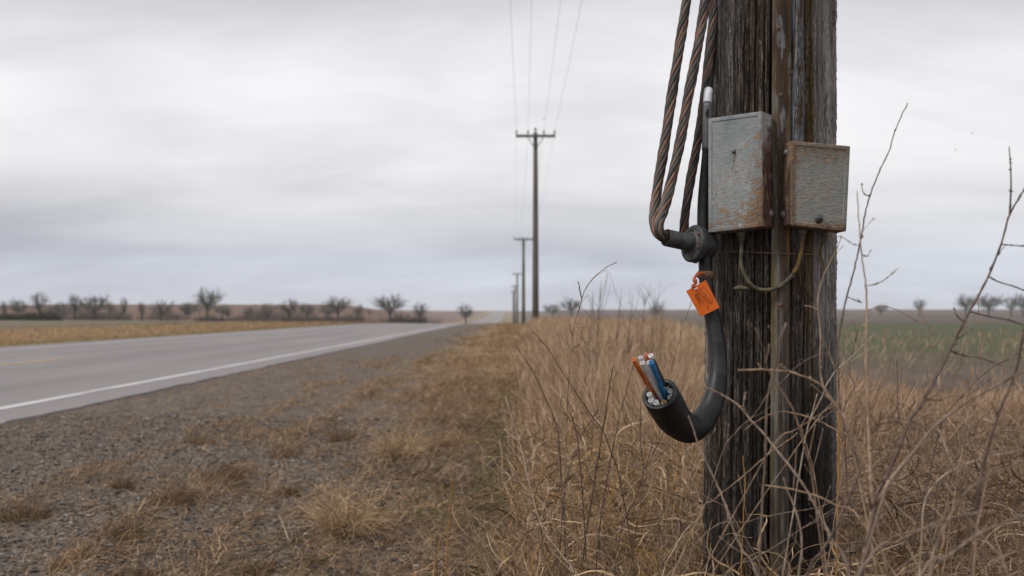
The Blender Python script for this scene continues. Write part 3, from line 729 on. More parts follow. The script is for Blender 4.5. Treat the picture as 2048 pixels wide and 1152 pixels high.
# ------------------------------------------------------------------ metal boxes
def orient(axisz): return None
def metal_box(name,label,corners,mat_kind,depth_vec):
    """corners of the front face in world metres: TL,TR,BR,BL; depth_vec toward the post"""
    TL,TR,BR,BL=[np.array(c) for c in corners]; dv=np.array(depth_vec)
    ctr=(TL+TR+BR+BL)/4+dv/2
    ex=(TR-TL+BR-BL); ex[2]=0; ex/=np.linalg.norm(ex); ez=np.array([0,0,1.]); ey=np.cross(ez,ex)
    Rm=np.stack([ex,ey,ez])           # rows: local axes
    loc=lambda p: Rm@(np.asarray(p)-ctr)
    w=abs(loc(TR)[0]-loc(TL)[0]); h=abs(loc(TL)[2]-loc(BL)[2])
    root=thing(name,label,'box',ctr)
    root.rotation_euler=Matrix([[ex[0],ey[0],0],[ex[1],ey[1],0],[0,0,1]]).to_euler()
    mt=box_mat(name+'_paint',w,h,mat_kind)
    bm=bmesh.new()
    f=[bm.verts.new(loc(p)) for p in (TL,TR,BR,BL)]; b=[bm.verts.new(loc(p+dv)) for p in (TL,TR,BR,BL)]
    bm.faces.new(b); front=bm.faces.new(f[::-1])
    for a in range(4): bm.faces.new((f[a],f[(a+1)%4],b[(a+1)%4],b[a]))
    bmesh.ops.recalc_face_normals(bm,faces=bm.faces)
    r=bmesh.ops.bevel(bm,geom=list(bm.edges),offset=.0035,segments=3,affect='EDGES',profile=.6)
    fr=max(bm.faces,key=lambda q:q.calc_area()*(-q.normal.y))
    bmesh.ops.inset_region(bm,faces=[fr],thickness=.0075,depth=0)
    bmesh.ops.inset_region(bm,faces=[fr],thickness=.0025,depth=-.0016)
    big=[e for e in bm.edges if e in fr.edges]
    me=bpy.data.meshes.new('body'); bm.to_mesh(me); bm.free()
    for p in me.polygons: p.use_smooth=True
    me.materials.append(mt); 
    try: me.set_sharp_from_angle(angle=math.radians(32))
    except Exception: pass
    o=bpy.data.objects.new('body',me); COL.objects.link(o); o.parent=root
    def pt(p): return loc(p)
    def put(nm,mbx,mat,lab=None):
        # vertices given in world metres -> local
        mbx.v=[(np.asarray(v)-ctr)@Rm.T for v in mbx.v]
        me_o=mbx.build(nm,mat); me_o.parent=root
        if lab: me_o['label']=lab
        return me_o
    return dict(root=root,put=put,TL=TL,TR=TR,BR=BR,BL=BL,dv=dv,ex=ex,ey=ey,ctr=ctr)
def bolt_at(B,p,n,r=.0075,mat='bolt',rim=True,lab=None):
    m=MB(); n=np.array(n)/np.linalg.norm(n)
    lathe(m,p-n*.002,n,[(0,r*1.25),(.0034,r*1.25),(.0038,r*.95),(.0062,r*.85),(.0078,r*.55),(.0082,.0001)],20)
    b=B['put']('bolt',m,M[mat],lab)
    m=MB(); lathe(m,p+n*.0062,n,[(0,r*.28),(.0026,r*.26),(.0028,.0001)],6); c=B['put']('bolt_slot',m,M['knob']); c.parent=b
def gland(B,px,py0,py1,D,r,mat='gland'):
    m=MB(); a=P(px,py0,D); L=(py1-py0)*D/F
    lathe(m,a+np.array([0,0,.006]),(0,0,-1),[(0,.0001),(0,r*.85),(.006,r*.85),(.0065,r*1.1),(L*.7,r*1.1),(L*.72,r*.8),(L+.006,r*.75),(L+.0065,.0001)],18)
    return B['put']('cable_gland',m,M[mat])
LB=metal_box('junction_box','taller grey galvanised junction box with rust at its lower right, left of the strip',
    [P(1416,237,2.66),P(1523,222,2.585),P(1527,453,2.585),P(1416,466,2.66)],0,(.037,.053,0))
def quad(B,u,v):  # point on the front face
    return (B['TL']*(1-u)+B['TR']*u)*(1-v)+(B['BL']*(1-u)+B['BR']*u)*v
nf=np.cross(LB['TR']-LB['TL'],LB['BL']-LB['TL']); nf=nf/np.linalg.norm(nf); nf=nf if nf[1]<0 else -nf
sideR=lambda v,t:(LB['TR']*(1-v)+LB['BR']*v)+LB['dv']*t
ns=LB['ex']
bolt_at(LB,sideR(.115,.62),ns,.0085,'bolt'); bolt_at(LB,sideR(.875,.72),ns,.0078,'bolt')
bolt_at(LB,(LB['TL']*.88+LB['BL']*.12)+LB['dv']*.5,-ns,.006,'bolt_rust')
bolt_at(LB,quad(LB,.48,.315)-nf*.001,nf,.0042,'bolt')
gland(LB,1483,462,481,2.655,.0098)
RB=metal_box('junction_box','shorter rust streaked junction box with a dark plug, right of the strip',
    [P(1582,281,2.585),P(1701,292,2.606),P(1693,463,2.606),P(1576,450,2.585)],1,(-.004,.060,0))
nf2=np.array([.09,-1,0]); sideL=lambda v,t:(RB['TL']*(1-v)+RB['BL']*v)+RB['dv']*t
bolt_at(RB,sideL(.12,.55),-RB['ex'],.0065,'bolt'); bolt_at(RB,sideL(.86,.62),-RB['ex'],.007,'bolt')
bolt_at(RB,quad(RB,.52,.885)-nf2*.001/1,nf2,.0082,'knob',lab='dark round plug')
gland(RB,1605,458,478,2.635,.0098); gland(RB,1650,462,479,2.65,.0085)

# looped hose between the two boxes
hp=thing('wire_loop','mossy drooping cable looped between the undersides of the two boxes','cable',tuple(P(1545,560,2.64)))
pts=[(1484,478,2.655),(1483,500,2.645),(1482,525,2.643),(1490,553,2.64),(1506,572,2.635),(1525,580,2.632),(1550,577,2.628),(1575,561,2.628),(1593,535,2.63),(1601,508,2.633),(1604,490,2.634),(1605,474,2.635)]
path=catmull([P(*p) for p in pts],60); k=42
m=MB(); tube(m,path[:k],np.linspace(.0043,.0051,k),12); m.build('hose',M['hose'],hp)
m=MB(); tube(m,path[k-1:],np.linspace(.0050,.0045,60-k+1),12); m.build('hose_end',M['hose_ochre'],hp)
m=MB(); q=catmull([P(1467,577,2.65),P(1482,576,2.645),P(1500,578,2.64)],8); tube(m,q,[.002,.005,.0058,.006,.0058,.005,.004,.002],8); m.build('splice',M['hose'],hp)
# thin ochre wire under the right box
wt=thing('thin_wire','thin ochre wire hanging from the right box down the grey stave','wire',tuple(P(1642,500,2.67)))
m=MB(); path=catmull([P(1650,478,2.65),P(1645,488,2.652),P(1641,500,2.655),P(1641,512,2.657),P(1646,525,2.66),P(1648,542,2.665)],24); tube(m,path,np.linspace(.0034,.0016,24),8); m.build('wire',M['hose_ochre'],wt)
# rusty tie wire stretched across the post
m=MB()
path=[]
for px,py in [(1432,509),(1445,506),(1460,504.5),(1480,503),(1510,505),(1540,506),(1570,507),(1600,508),(1625,509),(1645,509)]: path.append(surf(px,py,.006 if px<1520 or px>1590 else .016))
tube(m,catmull(path,50),.0011,6); m.build_dummy=0
tw=m.build('tie_wire',M['rustwire'],loc=surf(1540,506,.016)); tag(tw,'thin rusty wire strung horizontally across the post below the boxes','wire')

# ------------------------------------------------------------------ twisted cables
def twisted(label,pts,rpx,turns,phase,group='twisted copper cables hanging left of the post'):
    p=catmull(pts,240); T,A,B=frames(p); root=thing('twisted_cable',label,'cable',tuple(p[len(p)//2]),group)
    s=np.r_[0,np.cumsum(np.linalg.norm(np.diff(p,axis=0),axis=1))]; n=7
    mats=['copper','verdigris','copper2','copper','blackstrand','copper2','verdigris']
    taper=np.minimum(1,1.0+0*s)
    for k in range(n):
        a=phase+2*PI*k/n+s*turns*2*PI
        rr=rpx*.62; st=rpx*.37*(1+.08*np.sin(s*40+k))
        q=p+rr*(np.cos(a)[:,None]*A+np.sin(a)[:,None]*B)*(1+.10*np.sin(s*23+k*2))[:,None]
        m=MB(); tube(m,q,st,8); m.build('strand',M[mats[k]],root)
    m=MB(); tube(m,p,rpx*.5,6); m.build('core',M['blackstrand'],root)
twisted('outermost twisted copper cable, leftmost of the three',[P(1422,-330,2.76),P(1398,-160,2.74),P(1373,0,2.73),P(1361,80,2.72),P(1344,190,2.71),P(1331,280,2.70),P(1316,370,2.69),P(1309,430,2.66),P(1310,452,2.64),P(1317,468,2.628),P(1331,477,2.634),P(1350,482,2.643)],.0125,5.2,0)
twisted('middle twisted copper cable, crossing in front of the outer one above the pipe',[P(1446,-330,2.74),P(1428,-160,2.72),P(1410,0,2.71),P(1398,80,2.70),P(1377,190,2.69),P(1361,280,2.68),P(1341,370,2.665),P(1326,425,2.64),P(1318,448,2.622),P(1321,466,2.618),P(1333,473,2.632),P(1352,479,2.645)],.0125,5.2,1)
twisted('inner twisted copper cable going behind the flange, nearest the post',[P(1450,-200,2.80),P(1436,-60,2.77),P(1424,60,2.745),P(1415,140,2.73),P(1404,230,2.72),P(1392,300,2.72),P(1379,370,2.72),P(1370,430,2.73),P(1368,462,2.74),P(1372,490,2.745)],.0115,5.2,2)

# ------------------------------------------------------------------ cut conduit
def conduit():
    root=thing('cut_cable','thick black cable curving up like a hook, cut open with coloured tubes inside','cable',tuple(P(1430,700,2.62)))
    K=[(1430,60,2.80,6),(1419,165,2.72,7),(1415,205,2.695,7),(1413,300,2.70,8.5),(1408,400,2.70,12.5),(1408,470,2.69,13.5),(1411,530,2.68,14),(1415,590,2.665,14.5),(1428,650,2.65,16),(1436,700,2.635,17),(1436,750,2.62,18.5),(1428,797,2.60,21),(1409,836,2.58,24.5),(1382,857,2.555,29),(1352,841,2.525,33.5),(1334,813,2.50,36.5),(1319,788,2.468,37)]
    p4=catmull([np.r_[P(a,b,d),r*d/F] for a,b,d,r in K],150); p=p4[:,:3]; r=p4[:,3]
    T,A,B=frames(p); sides=40; an=np.arange(sides)*2*PI/sides
    m=MB(); ring=lambda c,A_,B_,rr:c+rr*(np.cos(an)[:,None]*A_+np.sin(an)[:,None]*B_)
    rows=[ring(p[i],A[i],B[i],r[i]) for i in range(len(p))]
    e=len(p)-1
    rows.append(ring(p[e]+T[e]*.0012,A[e],B[e],r[e]*.975)); rows.append(ring(p[e]+T[e]*.0015,A[e],B[e],r[e]*.90)); rows.append(ring(p[e]+T[e]*.0006,A[e],B[e],r[e]*.77)); 
    for b in range(0,14): rows.append(ring(p[e-b],A[e-b],B[e-b],r[e]*.745))
    n=len(rows); i=np.arange(n-1)[:,None]*sides; j=np.arange(sides)[None]; k=(j+1)%sides
    v=np.concatenate(rows); q=np.stack([i+j,i+k,i+sides+k,i+sides+j],-1).reshape(-1,4)
    v=np.vstack([v,[p[e-13]]]); t=[((n-1)*sides+jj,(n-1)*sides+(jj+1)%sides,len(v)-1) for jj in range(sides)]
    m.add(v,q,t); m.build('sheath',M['rubber'],root)
    # white wrap and grey riser at the top
    m=MB(); pp=catmull([P(1419.5,150,2.725),P(1418,172,2.712),P(1415.5,190,2.70),P(1414.5,206,2.695)],30); tube(m,pp[14:],np.r_[.0088,np.full(14,.0098),.0088],18); m.build('white_wrap',M['white'],root)
    m=MB(); pp=catmull([P(1414.5,206,2.695),P(1414,250,2.697),P(1413.5,300,2.70)],14); tube(m,pp,np.linspace(.0098,.0120,14),18); m.build('riser_sleeve',M['riser'],root)
    c=p[e]; ex=A[e]; ey=B[e]; up=T[e]
    def pipe(tip,base,rad,mat,lab=None,wall=.66):
        a=np.array(base); b=np.array(tip); d=(b-a)/np.linalg.norm(b-a); L=np.linalg.norm(b-a); m=MB()
        # slight bend
        lathe(m,a,d,[(0,rad*.98),(L*.5,rad),(L-.001,rad),(L,rad*.93),(L,rad*wall),(L-min(.05,L*.8),rad*wall),(L-min(.05,L*.8),.0001)],16)
        o=m.build('inner_tube',M[mat],root)
        if lab: o['label']=lab
    E=2.462
    pipe(P(1267,719,2.385),P(1313,800,2.49),.0052,'t_orange','orange tube leaning farthest left')
    pipe(P(1281,714,2.42),P(1306,795,2.51),.0053,'t_white','milky white tube behind')
    pipe(P(1284.5,725.5,2.40),P(1327,805,2.495),.0056,'t_white','milky white tube in front')
    pipe(P(1292,709,2.435),P(1314,790,2.52),.0052,'t_red','coral red tube at the back')
    pipe(P(1301.5,711,2.425),P(1340,795,2.515),.0054,'t_brown','brown tube with a white end')
    m=MB(); tp=P(1301.5,711,2.425); dd=tp-P(1340,795,2.515); dd/=np.linalg.norm(dd)
    lathe(m,tp-dd*.011,dd,[(0,.0050),(0,.0056),(.0115,.0056),(.0118,.0052),(.0118,.0034),(.002,.0034),(.002,.0001)],16); m.build('white_tip',M['t_white'],root)
    pipe(P(1302.5,724.5,2.395),P(1333,802,2.495),.0057,'t_blue','blue tube')
    pipe(P(1297,724,2.412),P(1318,790,2.51),.0045,'t_white')
    # tubes cut off flush with the opening
    for (px,py,mat,rr,dep) in [(1299,789,'t_clear',.0062,2.452),(1302,801,'t_clear',.0062,2.447),(1312,805,'t_clear',.0065,2.444),(1328,805,'t_amber',.0066,2.444),(1340,795,'t_cream',.0058,2.458),(1341,782,'t_clear',.0064,2.468),(1333,773,'t_clear',.0060,2.478),(1346,788,'t_clear',.0045,2.462)]:
        tip=P(px,py,dep+.006); pipe(tip+up*.002,tip-up*.045,rr,mat)
    return p,r,T
cp,cr_,cT=conduit()

# fitting with flange and open pipe stub
ft=thing('pipe_fitting','dark round flange fitting with an open pipe stub taking in two twisted cables','fitting',tuple(P(1386,487,2.66)))
a=P(1331,475,2.632); b=P(1386,487,2.665); ax=a-b; L=np.linalg.norm(ax); ax/=L; ax0=ax
m=MB(); rr=17.5*2.62/F
lathe(m,b,ax,[(-.012,rr*1.0),(.012,rr*1.12),(.018,rr),(L-.002,rr*1.0),(L,rr*.96),(L,rr*.82),(L-.045,rr*.80),(L-.045,.0001)],32); m.build('pipe_stub',M['sleeve'],ft)
fax=ax/np.linalg.norm(ax)
R=38*2.665/F; m=MB()
lathe(m,b,fax,[(-.014,.0001),(-.014,R*.93),(-.012,R*.985),(.001,R),(.004,R*.96),(.005,R*.86),(.0042,R*.80),(.0042,R*.62),(.007,R*.56),(.009,R*.45),(.009,.0001)],48); fl=m.build('flange',M['sleeve'],ft)
u=np.cross(fax,[0,0,1]); u/=np.linalg.norm(u); w=np.cross(u,fax)
for k in range(6):
    t=k*PI/3+.35; q=b+fax*.004+R*.72*(math.cos(t)*u+math.sin(t)*w); m=MB()
    lathe(m,q,fax,[(0,.0036),(.0028,.0036),(.004,.002),(.0042,.0001)],8); bo=m.build('bolt',M['bolt_rust'],ft); bo.parent=fl; bo.location=(0,0,0)
m=MB(); c=P(1410,489,2.69); 
pp=catmull([P(1388,487,2.672),P(1402,489,2.685),P(1420,489,2.70)],12); tube(m,pp,np.array([.031,.034,.036,.037,.037,.037,.037,.037,.036,.035,.034,.03]),28); m.build('body',M['sleeve'],ft)
m=MB(); lathe(m,P(1391,519,2.665),(0,0,-1),[(0,.006),(.006,.006),(.009,.004),(.0092,.0001)],10); m.build('drain_plug',M['bolt_rust'],ft)

# strap and warning tag
st=thing('cable_strap','rusty brown strap clamped around the black cable under the fitting','strap',tuple(P(1410,549,2.68)))
i0=np.argmin(abs(cp[:,2]-P(0,549,2.675)[2])); cc=cp[i0]; rr=cr_[i0]
m=MB(); lathe(m,cc,(.0,.0,1),[(-.0088,rr*1.0),(-.0088,rr*1.16),(-.002,rr*1.19),(.002,rr*1.19),(.0088,rr*1.16),(.0088,rr*1.0)],30); m.build('band',M['strap'],st)
for dx,dy,s in [(1407,548,.0022),(1418,549,.0022)]:
    q=P(dx,dy,cc[1]-rr*1.14); m=MB(); lathe(m,q,(0,-1,0),[(-.002,s),(.0012,s),(.0016,.0001)],10); m.build('rivet',M['bolt_rust'],st)
tg=thing('warning_tag','bright orange paper tag with scrawled black handwriting hanging from the cable strap','tag',tuple(P(1405,597,2.63)))
def tagcard():
    C=[P(1372,582,2.628),P(1411.5,560,2.622),P(1439,615,2.625),P(1401,633.5,2.632)]
    C=[np.array(c) for c in C]; nrm=np.cross(C[1]-C[0],C[3]-C[0]); nrm/=np.linalg.norm(nrm); nrm=nrm if nrm[1]<0 else -nrm
    def pt(u,v): 
        base=(C[0]*(1-u)+C[1]*u)*(1-v)+(C[3]*(1-u)+C[2]*u)*v
        return base+nrm*.0022*math.sin(u*PI)*(.4+.6*v)
    nu,nv=16,20; hu,hv=.44,.075
    m=MB(); V=[]; 
    for sd in (1,-1):
        for a in range(nv+1):
            for b in range(nu+1): V.append(pt(b/nu,a/nv)+nrm*.0004*sd)
    q=[]; w=nu+1; half=(nu+1)*(nv+1)
    hole=lambda a,b: abs((b+.5)/nu-hu)<.034 and abs((a+.5)/nv-hv)<.027
    for a in range(nv):
        for b in range(nu):
            if hole(a,b): continue
            i=a*w+b; q.append((i,i+w,i+w+1,i+1)); q.append((half+i,half+i+1,half+i+w+1,half+i+w))
    for a in range(nv): q+=[(a*w,half+a*w,half+(a+1)*w,(a+1)*w),(a*w+nu,(a+1)*w+nu,half+(a+1)*w+nu,half+a*w+nu)]
    for b in range(nu): q+=[(b,b+1,half+b+1,half+b),(nv*w+b,half+nv*w+b,half+nv*w+b+1,nv*w+b+1)]
    m.add(V,q); m.build('card',M['tagc'],tg,smooth=False)
    # illegible scrawl: lines of short pen strokes
    r=random.Random(3); m=MB()
    def stroke(pts,wd=.00032):
        tube(m,[pt(a,b)+nrm*.00065 for a,b in pts],wd,4)
    def word(u0,u1,v,hh):
        u=u0; pl=[]
        while u<u1:
            pl.append((u,v+r.uniform(-hh,hh))); u+=r.uniform(.012,.03)
        if len(pl)>1: stroke(pl)
    # heading run, boxed block of writing, and trailing marks as on the card
    for v,segs,hh in [(.17,[(.38,.80)],.008),(.22,[(.16,.22),(.30,.36)],.014),(.255,[(.24,.62)],.016),(.31,[(.26,.5),(.56,.66)],.020),(.365,[(.24,.42),(.47,.6),(.66,.74)],.02),(.42,[(.24,.46),(.5,.6),(.66,.76)],.024),(.475,[(.3,.44),(.48,.68)],.022),(.53,[(.27,.46),(.52,.72)],.024),(.585,[(.24,.32),(.40,.54),(.60,.80)],.022),(.64,[(.36,.42),(.52,.84)],.022),(.70,[(.24,.28),(.42,.46),(.60,.86)],.02),(.755,[(.22,.25),(.5,.58),(.66,.84)],.018),(.80,[(.48,.6)],.016),(.86,[(.18,.21),(.42,.56)],.012),(.9,[(.66,.70)],.012),(.95,[(.16,.19)],.006)]:
        for a,b in segs: word(a,b,v,hh)
    for a,b,c,d in [(.24,.29,.24,.44),(.24,.29,.50,.24),(.50,.24,.52,.33),(.24,.44,.40,.42),(.28,.46,.28,.62),(.82,.22,.9,.6),(.9,.6,.88,.74)]:
        stroke([(a+(c-a)*t+r.uniform(-.008,.008),b+(d-b)*t+r.uniform(-.006,.006)) for t in np.linspace(0,1,7)])
    m.build('handwriting',M['ink'],tg)
    # perforated tie through the hole up to the strap
    m=MB(); path=catmull([pt(hu,hv)+nrm*.001,pt(hu-.06,-.03)+nrm*.002,P(1391,566,2.634),P(1389,558,2.636),P(1392,552,2.642),P(1400,547,2.648),P(1410,546,2.653)],40)
    T,A,B=frames(path); side=np.cross(T,np.array([0,-1.,0])); side/=np.linalg.norm(side,axis=1)[:,None]
    wd=.0042*(1+.28*np.sin(np.linspace(0,6*PI,40))); wd[:4]=.0016
    v=np.stack([path+side*wd[:,None]+np.array([0,-.0007,0]),path-side*wd[:,None]+np.array([0,-.0007,0]),path-side*wd[:,None]+np.array([0,.0007,0]),path+side*wd[:,None]+np.array([0,.0007,0])],1)
    i=np.arange(39)[:,None]*4; j=np.arange(4)[None]; k=(j+1)%4
    q=np.stack([i+j,i+k,i+4+k,i+4+j],-1)
    # punched holes: leave out the middle of a few front/back faces
    m.add(v.reshape(-1,3),q.reshape(-1,4)); m.build('tie',M['tie'],tg)
tagcard()

# ------------------------------------------------------------------ weeds traced as stems in depth
WG='dry weed stalks around the post'
def bud(m,p,r,d):
    d=np.array(d)/np.linalg.norm(d); lathe(m,p,d,[(-r*1.2,.0001),(-r*.3,r*.9),(r*.6,r*.8),(r*2.2,.0001)],6)
def weed(label,pts,D,rpx,mat='stem_grey',twigs=6,buds=8,branches=(),tl=.06,seed=None,ext=True,sides=7):
    """pts: (px,py) tip first; D: distance at tip and base; rpx: radius in photo pixels at tip and base"""
    if D[0]>2.2: rpx=(rpx[0]*.78,rpx[1]*.74)
    r_=random.Random(sum(ord(c)*(i+1) for i,c in enumerate(label)))
    D0,D1=D; n=len(pts); a=np.array(pts,float); s=np.r_[0,np.cumsum(np.linalg.norm(np.diff(a,axis=0),axis=1))]; s/=s[-1]
    w=[P(px,py,D0+(D1-D0)*t) for (px,py),t in zip(pts,s)]
    if ext:
        d=w[-1]-w[-2]; d=d/np.linalg.norm(d); p=w[-1].copy(); d=d*.6+np.array([0,0,-.5]); d/=np.linalg.norm(d)
        zg=float(ground(p[0],p[1])); 
        if p[2]>zg+.02:
            if d[2]>-.5: d=np.array([d[0]*.7,d[1]*.7,-.8]); d/=np.linalg.norm(d)
            t=(p[2]-zg+.01)/-d[2]; w+= [p+d*t*.5,p+d*t]
    K=max(24,8*n); path=catmull(w,K); 
    ra=np.interp(np.linspace(0,1,K),[0,.75,1],[rpx[0]*D0/F,rpx[1]*D1/F,rpx[1]*1.1*D1/F])
    ra=ra*(1+.09*np.sin(np.arange(K)*1.7)+.05*np.array([r_.uniform(-1,1) for _ in range(K)]))
    path=path+np.array([[r_.gauss(0,1)*.00035 for _ in range(3)] for _ in range(K)])*np.minimum(1,D0/2)
    o=MB(); tube(o,path,ra,sides)
    vis=int(K*.72); T=np.gradient(path,axis=0); T/=np.linalg.norm(T,axis=1)[:,None]
    for _ in range(buds):
        i=r_.randrange(1,vis); dd=-T[i]*.8+np.array([r_.uniform(-1,1),r_.uniform(-1,1),r_.uniform(-.3,1)])
        bud(o,path[i]+dd/np.linalg.norm(dd)*ra[i],min(.0024,ra[i]*1.15+.0005),dd)
    root=o.build('dry_weed',M[mat],loc=w[-1] if ext else path[-1]); tag(root,label,'weed stalk',group=WG)
    base=np.array(root.location)
    def child(mbx,nm='twig'):
        c=mbx.build(nm,M[mat],loc=base); c.parent=root; c.location=(0,0,0)
    for _ in range(twigs):
        i=r_.randrange(2,vis); L=tl*r_.uniform(.35,1.3)
        sgn=np.array([r_.uniform(-1,1),r_.uniform(-.7,.7),0]); sgn/=np.linalg.norm(sgn)+1e-6
        d=-T[i]*.75+sgn*.75+np.array([0,0,.15]); d/=np.linalg.norm(d)
        c1=path[i]+d*L*.5+np.array([0,0,r_.uniform(-.03,.03)*L]); c2=path[i]+d*L+np.array([0,0,r_.uniform(-.02,.12)*L])
        m2=MB(); q=catmull([path[i],c1,c2],7); tube(m2,q,np.linspace(max(ra[i]*.55,.0005),.00045,7),5)
        if r_.random()<.7: bud(m2,q[-1],.0012,d)
        if r_.random()<.5: bud(m2,q[4],.0009,d+np.array([0,0,.6]))
        child(m2)
    for b in branches:
        bp,(bd0,bd1),(b0,b1)=b
        aa=np.array(bp,float); ss=np.r_[0,np.cumsum(np.linalg.norm(np.diff(aa,axis=0),axis=1))]; ss/=ss[-1]
        q=[P(px,py,bd0+(bd1-bd0)*t) for (px,py),t in zip(bp,ss)]
        j=np.argmin(np.linalg.norm(path-q[-1],axis=1)); q[-1]=path[j]
        q=catmull(q,max(10,5*len(bp))); m2=MB(); rb=np.linspace(b0*bd0/F,b1*bd1/F,len(q)); tube(m2,q,rb,6)
        for _ in range(3+len(bp)):
            i=r_.randrange(0,len(q)-2); dd=np.array([r_.uniform(-1,1),r_.uniform(-1,1),r_.uniform(-.5,1)]); bud(m2,q[i],rb[i]*1.1+.0006,dd)
        child(m2,'side_branch')
    return root
W=weed
# left of the post
W('tallest reddish weed stalk left of the post, its tip bent over to the right',[(1234,524),(1209,537),(1186,557),(1169,582),(1158,619),(1148,653),(1141,709),(1137,755),(1134,840),(1130,930),(1124,1009),(1120,1100)],(2.62,2.75),(1.0,2.2),'stem_tan',5,10,[([(1157,565),(1160,580),(1163,597)],(2.62,2.63),(.9,1.1)),([(1175,649),(1163,655),(1150,657)],(2.6,2.64),(.7,.9)),([(1139,646),(1141,661),(1145,672)],(2.6,2.64),(.9,1.)),([(1157,688),(1150,694),(1144,702)],(2.6,2.65),(1.2,1.))],.035)
W('thin dark weed stalk leaning left, leftmost tip above the tall grass edge',[(1031,692),(1056,726),(1082,777),(1107,834),(1116,868),(1122,940),(1128,1040)],(2.55,2.7),(.8,1.7),'stem_dark',3,14,tl=.02)
W('long dark weed stalk slanting down right across the tan grass left of the cable',[(1063,662),(1075,673),(1096,698),(1124,743),(1158,794),(1186,834),(1206,861),(1220,900),(1240,960)],(2.55,2.75),(.7,1.7),'stem_dark',5,14,[([(1197,818),(1192,826),(1186,834)],(2.6,2.66),(.9,1.2))],.025)
W('straight upright dark stalk with a knobby head, midway to the cable',[(1226,732),(1217,783),(1209,840),(1200,896),(1186,981),(1169,1094)],(2.5,2.6),(1.5,2.0),'stem_dark',6,12,tl=.03)
W('slim dark stalk rising right beside the orange inner tube',[(1267,728),(1260,755),(1243,817),(1232,868),(1217,941),(1198,1066),(1192,1151)],(2.55,2.6),(.9,2.0),'stem_dark',5,8,tl=.03)
W('plain upright stalk with a slightly bent lower half, left of the slanting dark stalk',[(1124,791),(1117,840),(1118,919),(1127,998),(1135,1100)],(2.45,2.5),(.9,2.1),'stem_grey',4,5)
W('pale forked weed stalk at the left edge of the tall grass',[(1011,794),(1023,832),(1032,866),(1045,907),(1062,981),(1084,1055),(1124,1111),(1150,1151)],(2.4,2.35),(.9,2.4),'stem_pale',7,4,[([(1090,882),(1072,895),(1066,913),(1070,922)],(2.4,2.38),(.8,1.1)),([(1008,858),(1022,871),(1033,880)],(2.4,2.4),(.7,1.)),([(1048,862),(1040,873),(1035,886)],(2.4,2.4),(.7,1.))],.05)
W('faint thin stalk leaning left over the mown strip',[(966,828),(980,852),(1000,893),(1013,918),(1034,953),(1060,1010)],(2.6,2.5),(.7,1.5),'stem_grey',4,6)
W('short dark stalk with a club tip in the middle of the left grass',[(1140,823),(1149,850),(1156,884),(1160,930),(1166,1000)],(2.45,2.5),(1.4,1.5),'stem_dark',3,5)
W('dark crooked stalk branching to the right at its top, left of the knobby stalk',[(1197,818),(1181,843),(1167,863),(1156,893),(1139,937),(1128,1000)],(2.4,2.45),(1.0,1.7),'stem_dark',5,8)
W('upright brown stalk just left of the open cable end',[(1281,805),(1280,866),(1283,905),(1288,950),(1280,1020),(1268,1090)],(2.55,2.5),(1.1,1.6),'stem_dark',5,8)
W('dense many branched dark weed below the cable hook',[(1311,862),(1300,905),(1287,946),(1271,993),(1250,1038),(1236,1088),(1229,1151)],(2.35,2.4),(.9,2.2),'stem_dark',16,10,tl=.07)
W('long dry stem sloping down to the post below the cable hook',[(1236,914),(1255,923),(1293,943),(1330,958),(1368,972),(1420,998),(1470,1040)],(2.3,2.2),(.8,1.3),'stem_grey',6,4)
W('vertical brown stalk close to the left side of the post, below the hook',[(1389,893),(1387,899),(1382,958),(1375,1026),(1368,1116)],(2.5,2.5),(1.2,1.9),'stem_grey',5,5)
W('whitish stem rising right toward the foot of the post',[(1401,1033),(1385,1047),(1368,1064),(1347,1100),(1326,1147)],(2.25,2.2),(.8,1.7),'stem_pale',3,2)
W('dark stem parallel above the whitish one, toward the foot of the post',[(1400,975),(1387,998),(1368,1022),(1349,1064),(1321,1123)],(2.4,2.35),(.7,1.4),'stem_dark',4,4)
W('wavy brown stalk between the many branched weed and the post',[(1300,915),(1305,956),(1314,1022),(1317,1070),(1319,1116)],(2.4,2.4),(.8,1.6),'stem_grey',6,4)
W('low dark stalk leaning left at the bottom of the left grass',[(1196,1064),(1212,1104),(1243,1151)],(2.25,2.2),(1.2,1.8),'stem_dark',3,2)
W('fine straw stem rising behind the orange tag and down past the cable end',[(1383,600),(1376,625),(1367,650),(1350,709),(1341,745),(1339,790)],(2.72,2.75),(.7,1.3),'stem_tan',3,3,tl=.02)
W('pale curly stem in the gap between the hook and the post',[(1409,735),(1405,752),(1396,794),(1382,828),(1378,850)],(2.72,2.75),(.8,1.5),'stem_pale',3,4,tl=.02)
W('bright orange straw standing alone in the mown strip',[(905,896),(907,908),(909,922),(902,991),(895,1079),(892,1151)],(2.9,2.9),(.7,2.0),'stem_orange',0,2)
W('brown straw folded down to the right from the orange straw tip',[(911,926),(918,955),(931,1004),(959,1079),(1009,1151)],(2.88,2.7),(1.0,1.4),'stem_grey',0,1)
W('long bowed straw arching across the bottom of the mown strip to the tall grass',[(1084,1005),(1060,1009),(1031,1019),(1000,1043),(959,1085),(902,1151)],(2.5,2.5),(.8,1.5),'stem_tan',1,1)
W('short bent straw left of the orange straw at the bottom',[(895,1057),(885,1068),(878,1091),(872,1120),(868,1151)],(2.8,2.8),(.9,1.6),'stem_orange',0,1)
W('pale bent straw standing in the gravel over the green sprout',[(557,1030),(562,1040),(570,1060),(577,1079)],(5.0,4.9),(.7,1.6),'stem_pale',0,0,ext=False)
